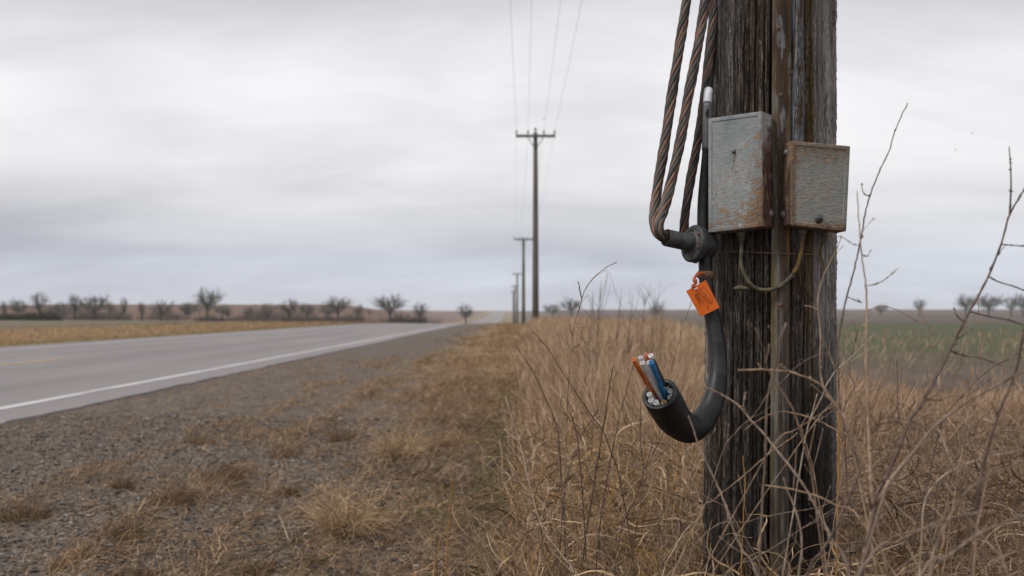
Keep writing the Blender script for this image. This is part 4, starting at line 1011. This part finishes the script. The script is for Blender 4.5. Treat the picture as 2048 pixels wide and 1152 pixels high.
# on and right of the post
W('thick grey weed crossing the whole post from the cable bend to the lower right',[(1402,772),(1417,777),(1450,793),(1478,812),(1507,846),(1524,863),(1549,895),(1587,942),(1615,983),(1640,1031),(1666,1081),(1697,1145)],(1.75,1.55),(1.6,3.4),'stem_grey',6,5,[([(1491,786),(1487,812),(1490,830)],(1.72,1.70),(1.5,1.6))],.045)
W('slender weed running from the bottom of the hook down the left of the post',[(1377,832),(1384,850),(1392,875),(1406,911),(1425,949),(1447,999),(1466,1056),(1485,1100),(1514,1151)],(1.7,1.55),(1.2,2.6),'stem_grey',4,3,tl=.04)
W('thin weed slanting across the post from right edge to lower left',[(1596,866),(1570,885),(1533,911),(1476,961),(1425,1002),(1400,1028)],(1.9,1.85),(.9,1.6),'stem_tan',3,3,tl=.04)
W('flat arching weed low across the post, upper of two',[(1675,996),(1650,1010),(1621,1018),(1558,1028),(1495,1043),(1406,1072)],(1.9,1.85),(.8,1.4),'stem_grey',3,3)
W('flat weed low across the post, lower of two',[(1672,1015),(1621,1047),(1552,1091),(1500,1122),(1451,1151)],(1.8,1.75),(.9,1.6),'stem_grey',3,3)
W('stout pale stalk curving down in front of the post foot',[(1566,955),(1573,975),(1590,1018),(1602,1062),(1603,1113),(1597,1151)],(1.6,1.55),(1.4,3.8),'stem_grey',4,4,tl=.05)
W('pinkish weed sloping gently right across the post foot',[(1530,971),(1577,977),(1628,990),(1675,1012),(1729,1050)],(1.6,1.5),(1.4,2.0),'stem_tan',2,3)
W('rusty orange thin stem on the left boards of the post',[(1485,911),(1490,964),(1487,1028),(1482,1151)],(2.2,2.2),(.8,1.4),'stem_orange',2,3)
W('brown stem leaning left at the right side of the post foot',[(1602,850),(1606,866),(1625,933),(1634,986),(1645,1060)],(1.8,1.8),(1.0,1.8),'stem_tan',3,3)
W('arched weed with a blunt tip pointing left across the middle of the post',[(1476,741),(1500,740),(1522,739),(1549,741),(1581,745),(1616,756),(1646,774),(1665,800),(1681,825),(1698,860),(1720,910)],(1.6,1.6),(2.0,2.2),'stem_tan',4,4,[([(1562,730),(1570,738),(1581,745)],(1.58,1.6),(1.2,1.5))],.03)
W('blurred upright weed with a thick tip before the middle of the post',[(1573,646),(1560,678),(1553,724),(1541,768),(1534,802),(1532,850),(1530,930),(1524,1010)],(1.45,1.5),(2.0,2.2),'stem_grey',2,2,tl=.03)
W('bent weed kinked left then running down right over the post',[(1539,688),(1536,708),(1532,726),(1547,758),(1572,795),(1587,823),(1599,856),(1612,905),(1625,960)],(1.55,1.6),(1.4,1.9),'stem_tan',4,3,tl=.04)
W('gently arched thin weed across the lower middle of the post',[(1490,860),(1518,839),(1560,824),(1591,827),(1629,839),(1671,860),(1720,905)],(1.8,1.7),(.9,1.4),'stem_tan',2,3)
W('fine weed zigzagging up to the right over the post centre',[(1660,705),(1629,712),(1606,724),(1583,743),(1576,751),(1553,774),(1534,791),(1507,831),(1476,860),(1440,920)],(1.8,1.85),(.7,1.3),'stem_grey',4,3,tl=.03)
W('pale stem coming down from the right box over the grey stave',[(1683,470),(1676,492),(1648,550),(1636,600),(1640,657),(1641,700),(1640,720),(1646,772),(1669,811),(1684,826),(1700,870)],(1.75,1.65),(1.0,2.2),'stem_tan',2,3,[([(1610,612),(1625,614),(1637,628)],(1.75,1.74),(.9,1.1)),([(1671,740),(1655,700),(1645,683)],(1.7,1.72),(.9,1.1))],.04)
W('thin weed falling left from the open field onto the post edge',[(1745,672),(1720,697),(1700,716),(1671,743),(1650,774),(1644,793),(1623,837),(1610,880)],(1.8,1.8),(.8,1.4),'stem_pale',2,3)
W('straight weed slanting down left across the right edge of the post',[(1760,762),(1700,796),(1667,812),(1629,835),(1591,860),(1540,900)],(1.75,1.75),(.8,1.4),'stem_tan',3,3)
W('tall thin dark rod of a weed rising beside the right box, highest tip',[(1815,206),(1793,254),(1778,302),(1758,345),(1735,408),(1721,480),(1708,541),(1692,600),(1678,676),(1675,713),(1677,767),(1680,820),(1688,842),(1703,890),(1718,933),(1708,974),(1683,1027),(1665,1070),(1640,1108),(1615,1151)],(1.85,1.5),(1.0,3.2),'stem_dark',2,10,[([(1723,366),(1727,386),(1734,410)],(1.82,1.80),(.8,1.0)),([(1714,597),(1722,605),(1730,613)],(1.75,1.72),(.7,.9))],.03)
W('straight tan stalk right of the post, splitting from the knotty stump',[(1714,381),(1718,446),(1723,505),(1732,573),(1733,631),(1732,699),(1734,784),(1736,840),(1740,923),(1743,982),(1745,1010),(1741,1042),(1734,1088),(1726,1151)],(1.65,1.45),(1.0,4.6),'stem_tan',3,6,[([(1796,536),(1780,551),(1758,566),(1732,588)],(1.63,1.62),(.8,1.2)),([(1741,501),(1735,512),(1727,526)],(1.64,1.64),(.7,.9)),([(1657,467),(1685,475),(1705,488),(1722,504)],(1.66,1.65),(.7,.9)),([(1838,645),(1798,622),(1766,613),(1733,631)],(1.62,1.6),(.7,1.2)),([(1866,858),(1843,888),(1815,918),(1784,956),(1762,992),(1747,1008)],(1.5,1.46),(3.0,4.2)),([(1726,959),(1735,985),(1744,1008)],(1.46,1.46),(3.2,3.4))],.04)
W('thick dark branching stem leaning far right against the sky',[(2052,372),(2040,394),(2019,430),(2001,491),(1972,563),(1935,631),(1894,713),(1847,802),(1817,846),(1797,900),(1777,944),(1759,982),(1750,1006)],(1.7,1.47),(1.6,4.0),'stem_dark',5,14,[([(2018,293),(2021,330),(2022,375),(2018,428)],(1.68,1.68),(1.0,2.0)),([(2060,586),(2028,573),(1998,564),(1972,563)],(1.66,1.64),(1.0,1.6)),([(2060,493),(2030,491),(2002,490)],(1.66,1.66),(.9,1.5)),([(2060,656),(2020,641),(1983,634),(1937,629)],(1.62,1.62),(1.0,1.7)),([(2003,730),(1956,715),(1930,712),(1895,713)],(1.6,1.6),(.9,1.6)),([(1886,800),(1866,800),(1848,803)],(1.55,1.55),(.9,1.4)),([(1740,858),(1755,850),(1780,845),(1816,846)],(1.52,1.52),(.8,1.4)),([(1907,615),(1914,632),(1921,648)],(1.62,1.61),(1.2,1.3))],.04,ext=True)
W('dark stalk near the right border, leaning right',[(2050,660),(2046,675),(2033,737),(2018,780),(2003,811),(1988,858),(1972,911),(1959,966),(1953,1017),(1954,1047),(1948,1093),(1944,1151)],(1.5,1.45),(2.4,3.6),'stem_dark',4,6,tl=.05)
W('tan stalk twinned with the dark stalk near the right border',[(2004,790),(1996,830),(1991,860),(1977,938),(1970,975),(1963,1012),(1955,1047),(1950,1100)],(1.5,1.45),(1.4,3.0),'stem_tan',3,3,tl=.05)
W('long pale blurred bough rising right from the knotty stump to the border',[(2060,735),(2000,767),(1947,796),(1905,824),(1864,858),(1838,891),(1800,940),(1764,1003)],(1.4,1.43),(2.2,3.2),'stem_grey',3,4,tl=.05)
W('broad blurred bow bending right along the bottom right corner, lowest',[(2048,1032),(1995,1050),(1949,1073),(1888,1118),(1843,1146)],(1.25,1.2),(2.4,3.6),'stem_grey',2,2)
W('blurred bow bending flat to the right in the lower right tangle',[(2020,1026),(1985,1025),(1952,1026),(1906,1035),(1858,1052),(1792,1085),(1739,1116)],(1.3,1.3),(1.6,3.4),'stem_grey',2,2)
W('long blurred arch from the bottom edge up to the right border',[(2045,925),(1995,944),(1944,974),(1916,1004),(1893,1045),(1868,1103),(1860,1151)],(1.3,1.25),(1.5,3.2),'stem_grey',2,3)
W('dark thin arch over the tangle right of the knotty stump',[(1926,978),(1868,984),(1822,994),(1782,1012),(1754,1035),(1735,1070)],(1.6,1.55),(.9,1.8),'stem_dark',3,2)
W('pale thin arch reaching to the right border above the tangle',[(2030,905),(1977,913),(1919,933),(1881,956),(1858,985),(1850,1002),(1845,1045)],(1.6,1.55),(1.0,1.6),'stem_pale',3,2)
W('upright dark stem in the middle of the lower right tangle',[(1885,955),(1878,984),(1868,1037),(1858,1088),(1845,1148)],(1.7,1.65),(1.5,2.6),'stem_dark',3,3)
W('dark stem crossing down right through the tangle from beside the thick dark stem',[(1815,862),(1843,898),(1880,936),(1912,972),(1940,1018),(1952,1045)],(1.8,1.7),(1.2,1.6),'stem_dark',3,2)
W('pale stem falling from the right tangle to the bottom right corner',[(1888,962),(1915,1005),(1950,1054),(1985,1098),(2015,1151)],(1.5,1.4),(1.2,2.0),'stem_grey',2,2)
W('ochre straw standing along the right edge of the post',[(1679,820),(1678,860),(1677,955),(1674,1050)],(2.3,2.3),(2.0,2.4),'stem_orange',1,1)
W('fine upright weed with hanging seed husks right of the thick dark stem',[(1957,592),(1958,640),(1960,690),(1957,735),(1949,770),(1940,800)],(2.0,1.95),(.7,1.4),'stem_tan',9,5,tl=.05)
W('pale stalk with a nodding top before the green field',[(1838,612),(1850,640),(1862,668),(1870,708),(1878,740),(1884,780),(1890,850)],(2.1,2.1),(.8,1.4),'stem_tan',4,4,tl=.05)
W('pale slanting spray from the post edge to the green field',[(1945,645),(1905,664),(1872,688),(1840,705),(1800,737),(1762,766),(1700,800),(1640,832)],(2.0,2.0),(.7,1.3),'stem_tan',8,5,tl=.05)
W('dark upright stem with short stubs, midway between tan stalk and thick dark stem',[(1794,720),(1795,770),(1795,815),(1800,845),(1812,870)],(2.0,2.0),(.9,1.4),'stem_dark',4,6,tl=.03)
W('long dark feathery spray toward the right border over the green field',[(2046,715),(2010,722),(1985,735),(1952,762),(1925,790),(1897,822),(1880,860)],(1.9,1.9),(.7,1.3),'stem_dark',10,5,tl=.06)
W('wiry stem with twisted side twigs before the brown field at the right border',[(2046,790),(2020,800),(1990,822),(1960,838),(1930,872),(1915,910)],(2.1,2.1),(.7,1.3),'stem_grey',10,4,tl=.06)
W('crooked dark twiggy weed just right of the post',[(1716,660),(1705,708),(1698,745),(1709,770),(1695,800),(1686,830),(1690,880)],(2.1,2.1),(.8,1.3),'stem_dark',6,4,tl=.04)
W('tan forked weed right of the post below the box',[(1700,635),(1708,650),(1716,690),(1727,715),(1730,760),(1715,800),(1700,850)],(2.2,2.2),(.8,1.4),'stem_tan',6,4,tl=.05)

# faint tall weeds standing above the grass line farther back
for i,(px,top,D,lab) in enumerate([(1195,572,9,'tallest blurred feathery weed in the far tall grass'),(1180,590,9.6,'second blurred feathery weed, left of the tallest'),(1235,592,11,'blurred thin weed right of the tallest far weed'),(1260,588,12,'blurred wispy weed between the far weeds and the round bush'),(1285,587,11,'blurred weed right of the wispy one in the far grass'),(1304,585,12,'blurred dark weed nearest the cable tag'),(1322,600,13,'short blurred weed behind the orange tag')]):
    x0=(px-CX)*D/F; m=MB(); n=16
    hh=H+(CY-top)*D/F
    m0=MB(); pth=catmull([(x0+.03,D,hh),(x0-.01,D,hh*.6),(x0,D,0)],12); tube(m0,pth,np.linspace(.002,.006,12),5)
    root=m0.build('feathery_weed',M['stem_grey'],loc=(x0,D,0)); tag(root,lab,'weed stalk',group='weeds standing above the far grass')
    z=hh*RNG.uniform(.35,.95,n); a=RNG.uniform(0,2*PI,n); bs=np.stack([np.interp(z,[0,hh*.6,hh],[x0,x0-.01,x0+.03]),np.full(n,D),z],-1)
    d=np.stack([np.cos(a)*.55,np.sin(a)*.55,np.ones(n)],-1); pp=wander(bs,d,hh*RNG.uniform(.12,.3,n),6,.1)
    strands(m,pp,np.full((n,1),.0026)*np.linspace(1,.5,6)[None],3,RNG.random(n)); c=m.build('side_twigs',M['stem_grey'],loc=(x0,D,0)); c.parent=root; c.location=(0,0,0)

# ------------------------------------------------------------------ utility poles and lines
tops=[]
def utility(D,px,ptop,parm,arm_px,label):
    x=(px-CX)*D/F; zt=H+(CY-ptop)*D/F; za=H+(CY-parm)*D/F; zg=float(ground(x,D)); al=arm_px*D/F/2
    root=thing('utility_pole',label,'utility pole',(x,D,zg),'utility poles along the road')
    thick=1+.0025*max(0,D-57); at=thick**1.1
    m=MB(); h=zt-zg; tube(m,[(x,D,zg-.5),(x,D,zg+h*.3),(x,D,zg+h*.7),(x,D,zt-.25),(x,D,zt)],np.array([.18,.16,.13,.11,.108])*thick,14); m.build('shaft',M['far_pole'],root)
    m=MB(); vv=[(x+a*al,D-.16+b*.06,za+c*.065*at) for c in (-1,1) for b in (-1,1) for a in (-1,1)]
    m.add(vv,[(0,2,3,1),(4,5,7,6),(0,1,5,4),(2,6,7,3),(0,4,6,2),(1,3,7,5)]); m.build('crossarm',M['far_pole'],root,smooth=False)
    for s in (-1,1):
        m=MB(); tube(m,[(x+s*.42*al,D-.2,za-.02),(x+s*.05,D-.15,za-.62)],.022,6); m.build('brace',M['far_pole'],root)
    att=[]
    for f in (-.96,-.38,.42,.96):
        m=MB(); p=np.array([x+f*al,D-.16,za+.06]); lathe(m,p,(0,0,1),[(0,.02),(.06,.02),(.07,.05),(.11,.055),(.13,.035),(.17,.05),(.21,.04),(.24,.0001)],10); m.build('insulator',M['insul'],root); att.append(p+np.array([0,0,.22]))
    m=MB(); lathe(m,(x,D,zt),(0,0,1),[(0,.03),(.1,.03),(.12,.06),(.2,.06),(.26,.0001)],10); m.build('insulator',M['insul'],root)
    tops.append(att)
utility(57,1071,265,273,79,'nearest and tallest utility pole beside the road')
utility(118,1047,477,479,38,'second utility pole, just left of the nearest one')
utility(237,1034.5,547,548,20,'third utility pole, bluish with distance')
utility(340,1029.5,571,573,15,'fourth utility pole, half hidden among the far ones')
utility(450,1026.5,581,583,13,'fifth and farthest utility pole near the distant road')
near=[np.array([x,2.94,9.78]) for x in (-.35,.25,1.05,1.68)]
allp=[near]+tops
for k,lab in enumerate(['leftmost of the four overhead lines','second overhead line from the left','third overhead line from the left','rightmost of the four overhead lines']):
    m=MB(); path=[]
    for s in range(len(allp)-1):
        a=np.array(allp[s][k]); b=np.array(allp[s+1][k]); t=np.linspace(0,1,40)[:,None]; L=np.linalg.norm(b-a); sag=.35 if s==0 else .8
        q=a*(1-t)+b*t; q[:,2]-=sag*4*(t*(1-t))[:,0]; path.append(q if s==0 else q[1:])
    path=np.concatenate(path); r=np.full(len(path),.0045); tube(m,path,r,5)
    tag(m.build('power_line',M['line'],loc=path[0]),'thin grey '+lab+' strung between the poles','power line',group='overhead power lines')

# ------------------------------------------------------------------ trees beyond the road
def tree_meshes(seed,h,w,fork,dens,budc,low=.2):
    """limbs reach for an uneven ellipsoid crown; sub-branches and twigs fill it"""
    r=random.Random(seed); g_=np.random.default_rng(seed); T0=MB(); C0=MB()
    c=np.array([0,0,h*(.5+low*.5)]); rad=np.array([w*h*.5,w*h*.5,h*(.5-low*.5)])
    lump=lambda d:.78+.30*math.sin(3.1*math.atan2(d[1],d[0])+seed)*math.cos(2.3*d[2]+seed)
    top=np.array([.03*h,0,h*.55]); trunk=catmull([(0,0,0),(.01*h,0,h*low),(.02*h,.01*h,h*.38),top],8)
    tube(T0,trunk,np.linspace(h*.03,h*.012,8),7,caps=False); nodes=[]
    for b in range(fork):
        a=b*2.4+r.uniform(-.4,.4); el=r.uniform(.1,1.3); d=np.array([math.cos(a)*math.cos(el),math.sin(a)*math.cos(el),math.sin(el)])
        tip=c+rad*d*.82*lump(d); st=trunk[r.randrange(2,6)]
        mid=(st+tip)/2+np.array([0,0,-.03*h])+g_.normal(0,.02*h,3); q=catmull([st,st*.7+mid*.3+np.array([0,0,.02*h]),mid,tip],9)
        tube(T0,q,np.linspace(h*.014,h*.004,9),5,caps=False); nodes+=list(q[3:])
    nodes+=list(trunk[4:]); nodes=np.array(nodes); sub=[];tw=[]
    for _ in range(dens):
        d=g_.normal(size=3); d/=np.linalg.norm(d); t=c+rad*d*lump(d)*r.uniform(.45,1.)**.5
        if t[2]<h*low*.9: continue
        k=t*.62+c*.38-np.array([0,0,.12*h]); n=nodes[np.argmin(np.linalg.norm(nodes-k,axis=1))]
        q=catmull([n,(n+t)/2+g_.normal(0,.025*h,3),t],5); sub.append(q)
        for _k in range(7):
            p=q[r.randrange(1,5)]; dd=(p-c)/np.linalg.norm(p-c)*.8+g_.normal(0,.55,3)+np.array([0,0,.35]); dd/=np.linalg.norm(dd)
            L=h*r.uniform(.05,.12); tw.append(catmull([p,p+dd*L*.5+g_.normal(0,.006*h,3),p+dd*L],4))
    strands(C0,np.array(sub),np.linspace(h*.0052,h*.0024,5)[None]*np.ones((len(sub),1)),3,RNG.random(len(sub)))
    strands(C0,np.array(tw),np.linspace(h*.0028,h*.0017,4)[None]*np.ones((len(tw),1)),3,RNG.random(len(tw)))
    if budc:
        e=np.array(tw)[:,1:].reshape(-1,3); e=e[RNG.random(len(e))<budc]; n=len(e)
        d=RNG.normal(size=(n,3)); pp=np.stack([e,e+d*h*.005,e+d*h*.010],1); strands(C0,pp,np.array([[.2,1,.2]])*h*.005*np.ones((n,1)),2,RNG.random(n))
    return T0,C0,max(v[:,2].max() for v in C0.v)
protos={}
for key,(sd,h,w,fork,dens,bc,mt) in {'oval':(3,5,.68,7,90,0,'twig'),'round':(8,5,1.0,9,150,.35,'twig_green'),'slim':(12,5,.4,5,55,0,'twig'),'spread':(21,5,1.0,10,165,.12,'twig_green'),'bushy':(33,4,1.15,9,140,.3,'twig')}.items():
    T0,C0,top=tree_meshes(sd,h,w,fork,dens,bc,.06 if key=='bushy' else .22); t=T0.build('trunk',M['bark']); c=C0.build('crown',M[mt]); protos[key]=(t.data,c.data,top)
    bpy.data.objects.remove(t); bpy.data.objects.remove(c)
def tree(px,ptop,pbase,D,key,label,wide=1.,name='bare_tree'):
    x=(px-CX)*D/F; zg=float(ground(x,D)); zb=H+(CY-pbase)*D/F; hh=(pbase-ptop)*D/F
    td,cd,top=protos[key]; s=hh/top
    root=thing(name,label,'tree',(x,D,min(zg,zb) if abs(zg-zb)<6 else zg),'bare trees along the fields')
    hh2=H+(CY-ptop)*D/F-root.location.z; s2=hh2/top
    for nm,d in (('trunk',td),('crown',cd)):
        o=bpy.data.objects.new(nm,d); COL.objects.link(o); o.parent=root
    root.scale=(s2*wide*1.2,s2*wide*1.2,s2); root.rotation_euler.z=(px*1.37)%6.28
TL=[(8,600,640,165,'slim','bare sapling at the left border',1),(36,594,641,170,'round','small grey tree second from the left border',.9),(80,582,642,160,'slim','first tall slim bare tree, left of its twin',1.3),(150,586,642,160,'slim','second tall slim bare tree behind the dark bush',1.3),(110,602,640,190,'bushy','low twiggy thicket tree between the two slim trees',1),(128,600,640,200,'bushy','greyish scrub tree right of the second slim tree',1),(190,586,641,165,'round','broad olive green crowned tree in the left third',1.25),(222,604,641,175,'slim','thin sapling right of the olive crowned tree',1),(247,592,642,160,'slim','needle thin bare sapling before the brown hill',.8),(283,602,642,165,'slim','small lone bare sapling before the brown hill',1),(322,596,641,160,'bushy','dense dark rounded bare bush tree before the brown hill',1.1),(378,600,640,230,'round','pale round tree peeking behind the large leaning tree',1.2),(371,606,640,170,'slim','thin shrub left of the large leaning tree',1),(415,570,641,155,'spread','largest tree of the row, with a split leaning crown',.8),(445,606,638,200,'round','low pale tree at the right foot of the largest tree',1.2),(455,612,641,165,'oval','small brownish tree right of the largest tree',1),(497,608,641,165,'oval','modest bare tree before the brown slope, left of the dense one',1),(534,602,641,160,'bushy','dense mid sized tree left of the V shaped tree',.8),(553,610,622,400,'round','tiny far tree on the ridge',1.2),(580,591,640,158,'oval','V shaped bare tree with upright limbs',1.3),(615,603,636,190,'round','rounded pale grey tree right of the V shaped tree',1.1),(655,604,638,185,'round','half hidden pale tree left of the big round tree',1.1),(676,588,640,158,'spread','big round full crowned tree in the middle of the row',1.05),(717,602,640,165,'oval','thin open tree right of the big round tree',.9),(739,616,630,300,'oval','tiny tree between the open tree and the wide dome tree',1),(779,584,640,158,'spread','wide dome shaped bare tree with dark limbs',1.15),(840,599,642,165,'oval','narrow tree with a thick skirt of brush',1.1),(931,602,643,165,'oval','lone bare tree closest to the road',1.15),
 (1105,605,622,330,'round','small round bush tree right of the nearest utility pole',1.3),(1143,594,622,260,'spread','bare bush tree behind the tall reddish weed',1.1),(1312,600,622,280,'bushy','twiggy bush tree left of the orange tag',.9),(1762,606,622,330,'round','faint round tree just right of the post',1.1),(1839,592,621,330,'oval','lone bare tree on the right horizon',1.1),(1932,584,621,300,'spread','left tree of the dark pair on the right horizon',.95),(1978,584,621,300,'spread','right wider tree of the dark pair on the right horizon',1.2),(2022,588,621,320,'oval','tree left of the last one on the right horizon',1.1),(2046,582,621,300,'spread','last tree cut by the right border',.9)]
for px,t,b,D,k,lab,w in TL: tree(px,t,b,D,k,lab,w)
def bush(px,top,base,wpx,D,mat,label,n=900,cat='bush'):
    x0=(px-CX)*D/F; hh=(base-top)*D/F; R=wpx/2*D/F; m=MB(); zg=float(ground(x0,D))
    a=RNG.uniform(0,2*PI,n); rr=R*np.sqrt(RNG.random(n)); x=x0+rr*np.cos(a); y=D+rr*np.sin(a)*.5
    env=(1-(rr/R)**2)**.6*(.7+.5*vnoise(x*.9,y*.9,95)); z=zg+hh*env*RNG.random(n)**1.1*RNG.choice([.6,.9,1.25],n)
    d=np.stack([np.cos(a)*.5,np.sin(a)*.5,np.ones(n)],-1); pp=wander(np.stack([x,y,z],-1),d,np.full(n,hh*.28),4,.25)
    strands(m,pp,np.full((n,1),D*(.00045 if mat=='bush' else .00022))*np.array([[.4,1,.8,.2]]),2,RNG.random(n))
    o=m.build('bush',M[mat],smooth=False,loc=(x0,D,zg)); tag(o,label,cat,group='bushes under the tree row')
bush(78,628,643,90,150,'bush','dark green low bush at the left, right of the other',1500); bush(12,630,643,60,150,'bush','dark green low bush cut by the left border',900)
bush(48,625,641,60,158,'scrub','brown scrub between the two dark green bushes',700)
bush(420,632,643,60,156,'scrub','dark scrub at the foot of the largest tree',600)
bush(590,632,642,60,160,'scrub','dark scrub at the foot of the V shaped tree',600)
bush(645,630,642,60,162,'scrub','scrub left of the big round tree trunk',600); bush(700,630,642,60,162,'scrub','scrub right of the big round tree trunk',600)
bush(805,628,642,60,160,'scrub','brushy clump leaning off the wide dome tree',700); bush(840,625,643,30,164,'scrub','brush around the narrow tree',500)
bush(200,628,642,120,170,'scrub','brown thicket under the olive crowned tree',900); bush(500,632,641,110,172,'scrub','low brown thicket between the largest tree and the dense tree',800)

def far_scrub():
    m=MB(); n=9000; px=RNG.uniform(-60,880,n); D=RNG.uniform(166,205,n); x=(px-CX)*D/F
    env=vnoise(px*.035,D*.05,97)*.6+vnoise(px*.13,D*.1,98)*.4; k=RNG.random(n)<sstep(.30,.62,env)*(1-.55*sstep(560,860,px)); x,D,env=x[k],D[k],env[k]; n=len(x)
    hh=(.5+2.3*sstep(.4,.85,env))*RNG.uniform(.5,1.1,n); a=RNG.uniform(0,2*PI,n)
    d=np.stack([np.cos(a)*.35,np.sin(a)*.35,np.ones(n)],-1); pp=wander(on_ground(x,D),d,hh,5,.22)
    strands(m,pp,RNG.uniform(.012,.026,n)[:,None]*np.linspace(1,.5,5)[None],3,RNG.random(n))
    tag(m.build('far_scrub',M['scrub'],smooth=False),kind='stuff')
far_scrub()

# birds
for px,py,D,lab in [(1087,238,70,'tiny bird in the sky above the nearest utility pole'),(1911,300,60,'lower tiny bird in the sky right of the post'),(1945,266,60,'higher tiny bird in the sky right of the post')]:
    c=P(px,py,D); m=MB(); s=.055
    lathe(m,c-np.array([s*1.1,0,0]),(1,.2,.1),[(0,.0001),(s*.4,s*.3),(s*1.2,s*.36),(s*1.9,s*.2),(s*2.4,.0001)],8)
    root=m.build('bird',M['feather'],loc=c); tag(root,lab,'bird',group='birds in the sky')
    for sg in (-1,1):
        m=MB(); m.add([c+np.array([-s*.4,0,s*.1]),c+np.array([s*.5,0,s*.1]),c+np.array([-s*.1,sg*s*1.4,s*.8]),c+np.array([-s*.5,sg*s*2.4,s*.5])],[(0,1,2,3)])
        wg=m.build('wing',M['feather'],loc=c); wg.parent=root; wg.location=(0,0,0)

# ------------------------------------------------------------------ haze, sky, sun, camera
HAZE=.0003
if HAZE:
    m=MB(); x0,x1,y0,y1,z0,z1=-1700,1700,-40,3000,-8,22
    vv=[(x,y,z) for z in (z0,z1) for y in (y0,y1) for x in (x0,x1)]
    m.add(vv,[(0,2,3,1),(4,5,7,6),(0,1,5,4),(2,6,7,3),(0,4,6,2),(1,3,7,5)])
    hm=bpy.data.materials.new('haze_air'); hm.use_nodes=True; t=hm.node_tree; t.nodes.remove(t.nodes['Principled BSDF'])
    v=t.nodes.new('ShaderNodeVolumePrincipled'); v.inputs['Color'].default_value=(.86,.89,.95,1); v.inputs['Density'].default_value=HAZE; v.inputs['Anisotropy'].default_value=.0
    t.links.new(v.outputs[0],t.nodes['Material Output'].inputs['Volume'])
    tag(m.build('haze',hm,smooth=False),kind='stuff')
SUN_EL,SUN_AZ=math.radians(48),math.radians(-112)   # azimuth measured from +Y toward +X
wd=bpy.data.worlds.new('World'); sc.world=wd; wd.use_nodes=True; t=wd.node_tree
class WN(N):
    def __init__(s): s.t=t
g=WN(); bg=t.nodes['Background']; bg.inputs['Strength'].default_value=.1
sky=t.nodes.new('ShaderNodeTexSky'); sky.sky_type='NISHITA'; sky.sun_disc=False; sky.sun_elevation=SUN_EL; sky.sun_rotation=SUN_AZ; sky.air_density=1.2; sky.dust_density=3.
dirv=g.gen(); x,y,z=g.xyz(dirv)
zz=g.math('ADD',g.math('MAXIMUM',z,0.),.26)
cb=g.node('ShaderNodeCombineXYZ'); g.put(cb.inputs[0],g.math('DIVIDE',x,zz)); g.put(cb.inputs[1],g.math('DIVIDE',y,zz)); pl=cb.outputs[0]
n1=g.noise(g.map(pl,(1.0,1.9,1),(1.3,.4,0)),1,4,.5,.6); n2=g.noise(g.map(pl,(4.2,8.5,1),(4,7,0)),1,5,.6,.8); n0=g.noise(g.map(pl,(.45,.75,1),(2.2,5.1,0)),1,3,.5)
cl=g.math('ADD',g.math('MULTIPLY',n1,.55),g.math('ADD',g.math('MULTIPLY',n2,.10),g.math('MULTIPLY',n0,.35)))
deck=g.ramp(cl,[(.33,(5.6,5.62,5.95)),(.42,(6.85,6.86,7.1)),(.51,(7.95,7.93,8.1)),(.62,(9.1,9.05,9.12))])
vg=g.ramp(z,[(.0,(.84,.895,.985)),(.05,(.82,.865,.945)),(.085,(.92,.93,.955)),(.125,(1.10,1.09,1.095)),(.19,(1.19,1.18,1.18)),(.23,(1.05,1.04,1.05)),(.28,(.86,.855,.885)),(.5,(1.15,1.15,1.17)),(1,(1.5,1.5,1.53))])
cloud=g.mix(1.,deck,vg,'MULTIPLY')
g.put(bg.inputs['Color'],g.mix(.94,sky.outputs[0],cloud))
sl=bpy.data.lights.new('sun','SUN'); sl.energy=2.1; sl.angle=math.radians(14); sl.color=(1,.95,.88)
so=bpy.data.objects.new('sun',sl); COL.objects.link(so)
dv=Vector((math.sin(SUN_AZ)*math.cos(SUN_EL),math.cos(SUN_AZ)*math.cos(SUN_EL),math.sin(SUN_EL))); so.rotation_euler=dv.to_track_quat('Z','Y').to_euler()
cam=bpy.data.cameras.new('camera'); co=bpy.data.objects.new('camera',cam); COL.objects.link(co); sc.camera=co
co.location=(0,0,H); co.rotation_euler=(PI/2,0,0); cam.sensor_width=36; cam.lens=F*36/2048
cam.shift_x=4/2048; cam.shift_y=52/2048; cam.clip_end=9000; cam.clip_start=.05
cam.dof.use_dof=True; cam.dof.focus_distance=2.6; cam.dof.aperture_fstop=5.4
sc.view_settings.view_transform='Standard'; sc.view_settings.look='None'; sc.view_settings.exposure=0; sc.view_settings.gamma=1
sc.cycles.use_denoising=True; sc.cycles.max_bounces=6; sc.cycles.diffuse_bounces=3; sc.cycles.glossy_bounces=2; sc.cycles.transparent_max_bounces=4; sc.cycles.volume_bounces=1
sc.cycles.sample_clamp_indirect=6
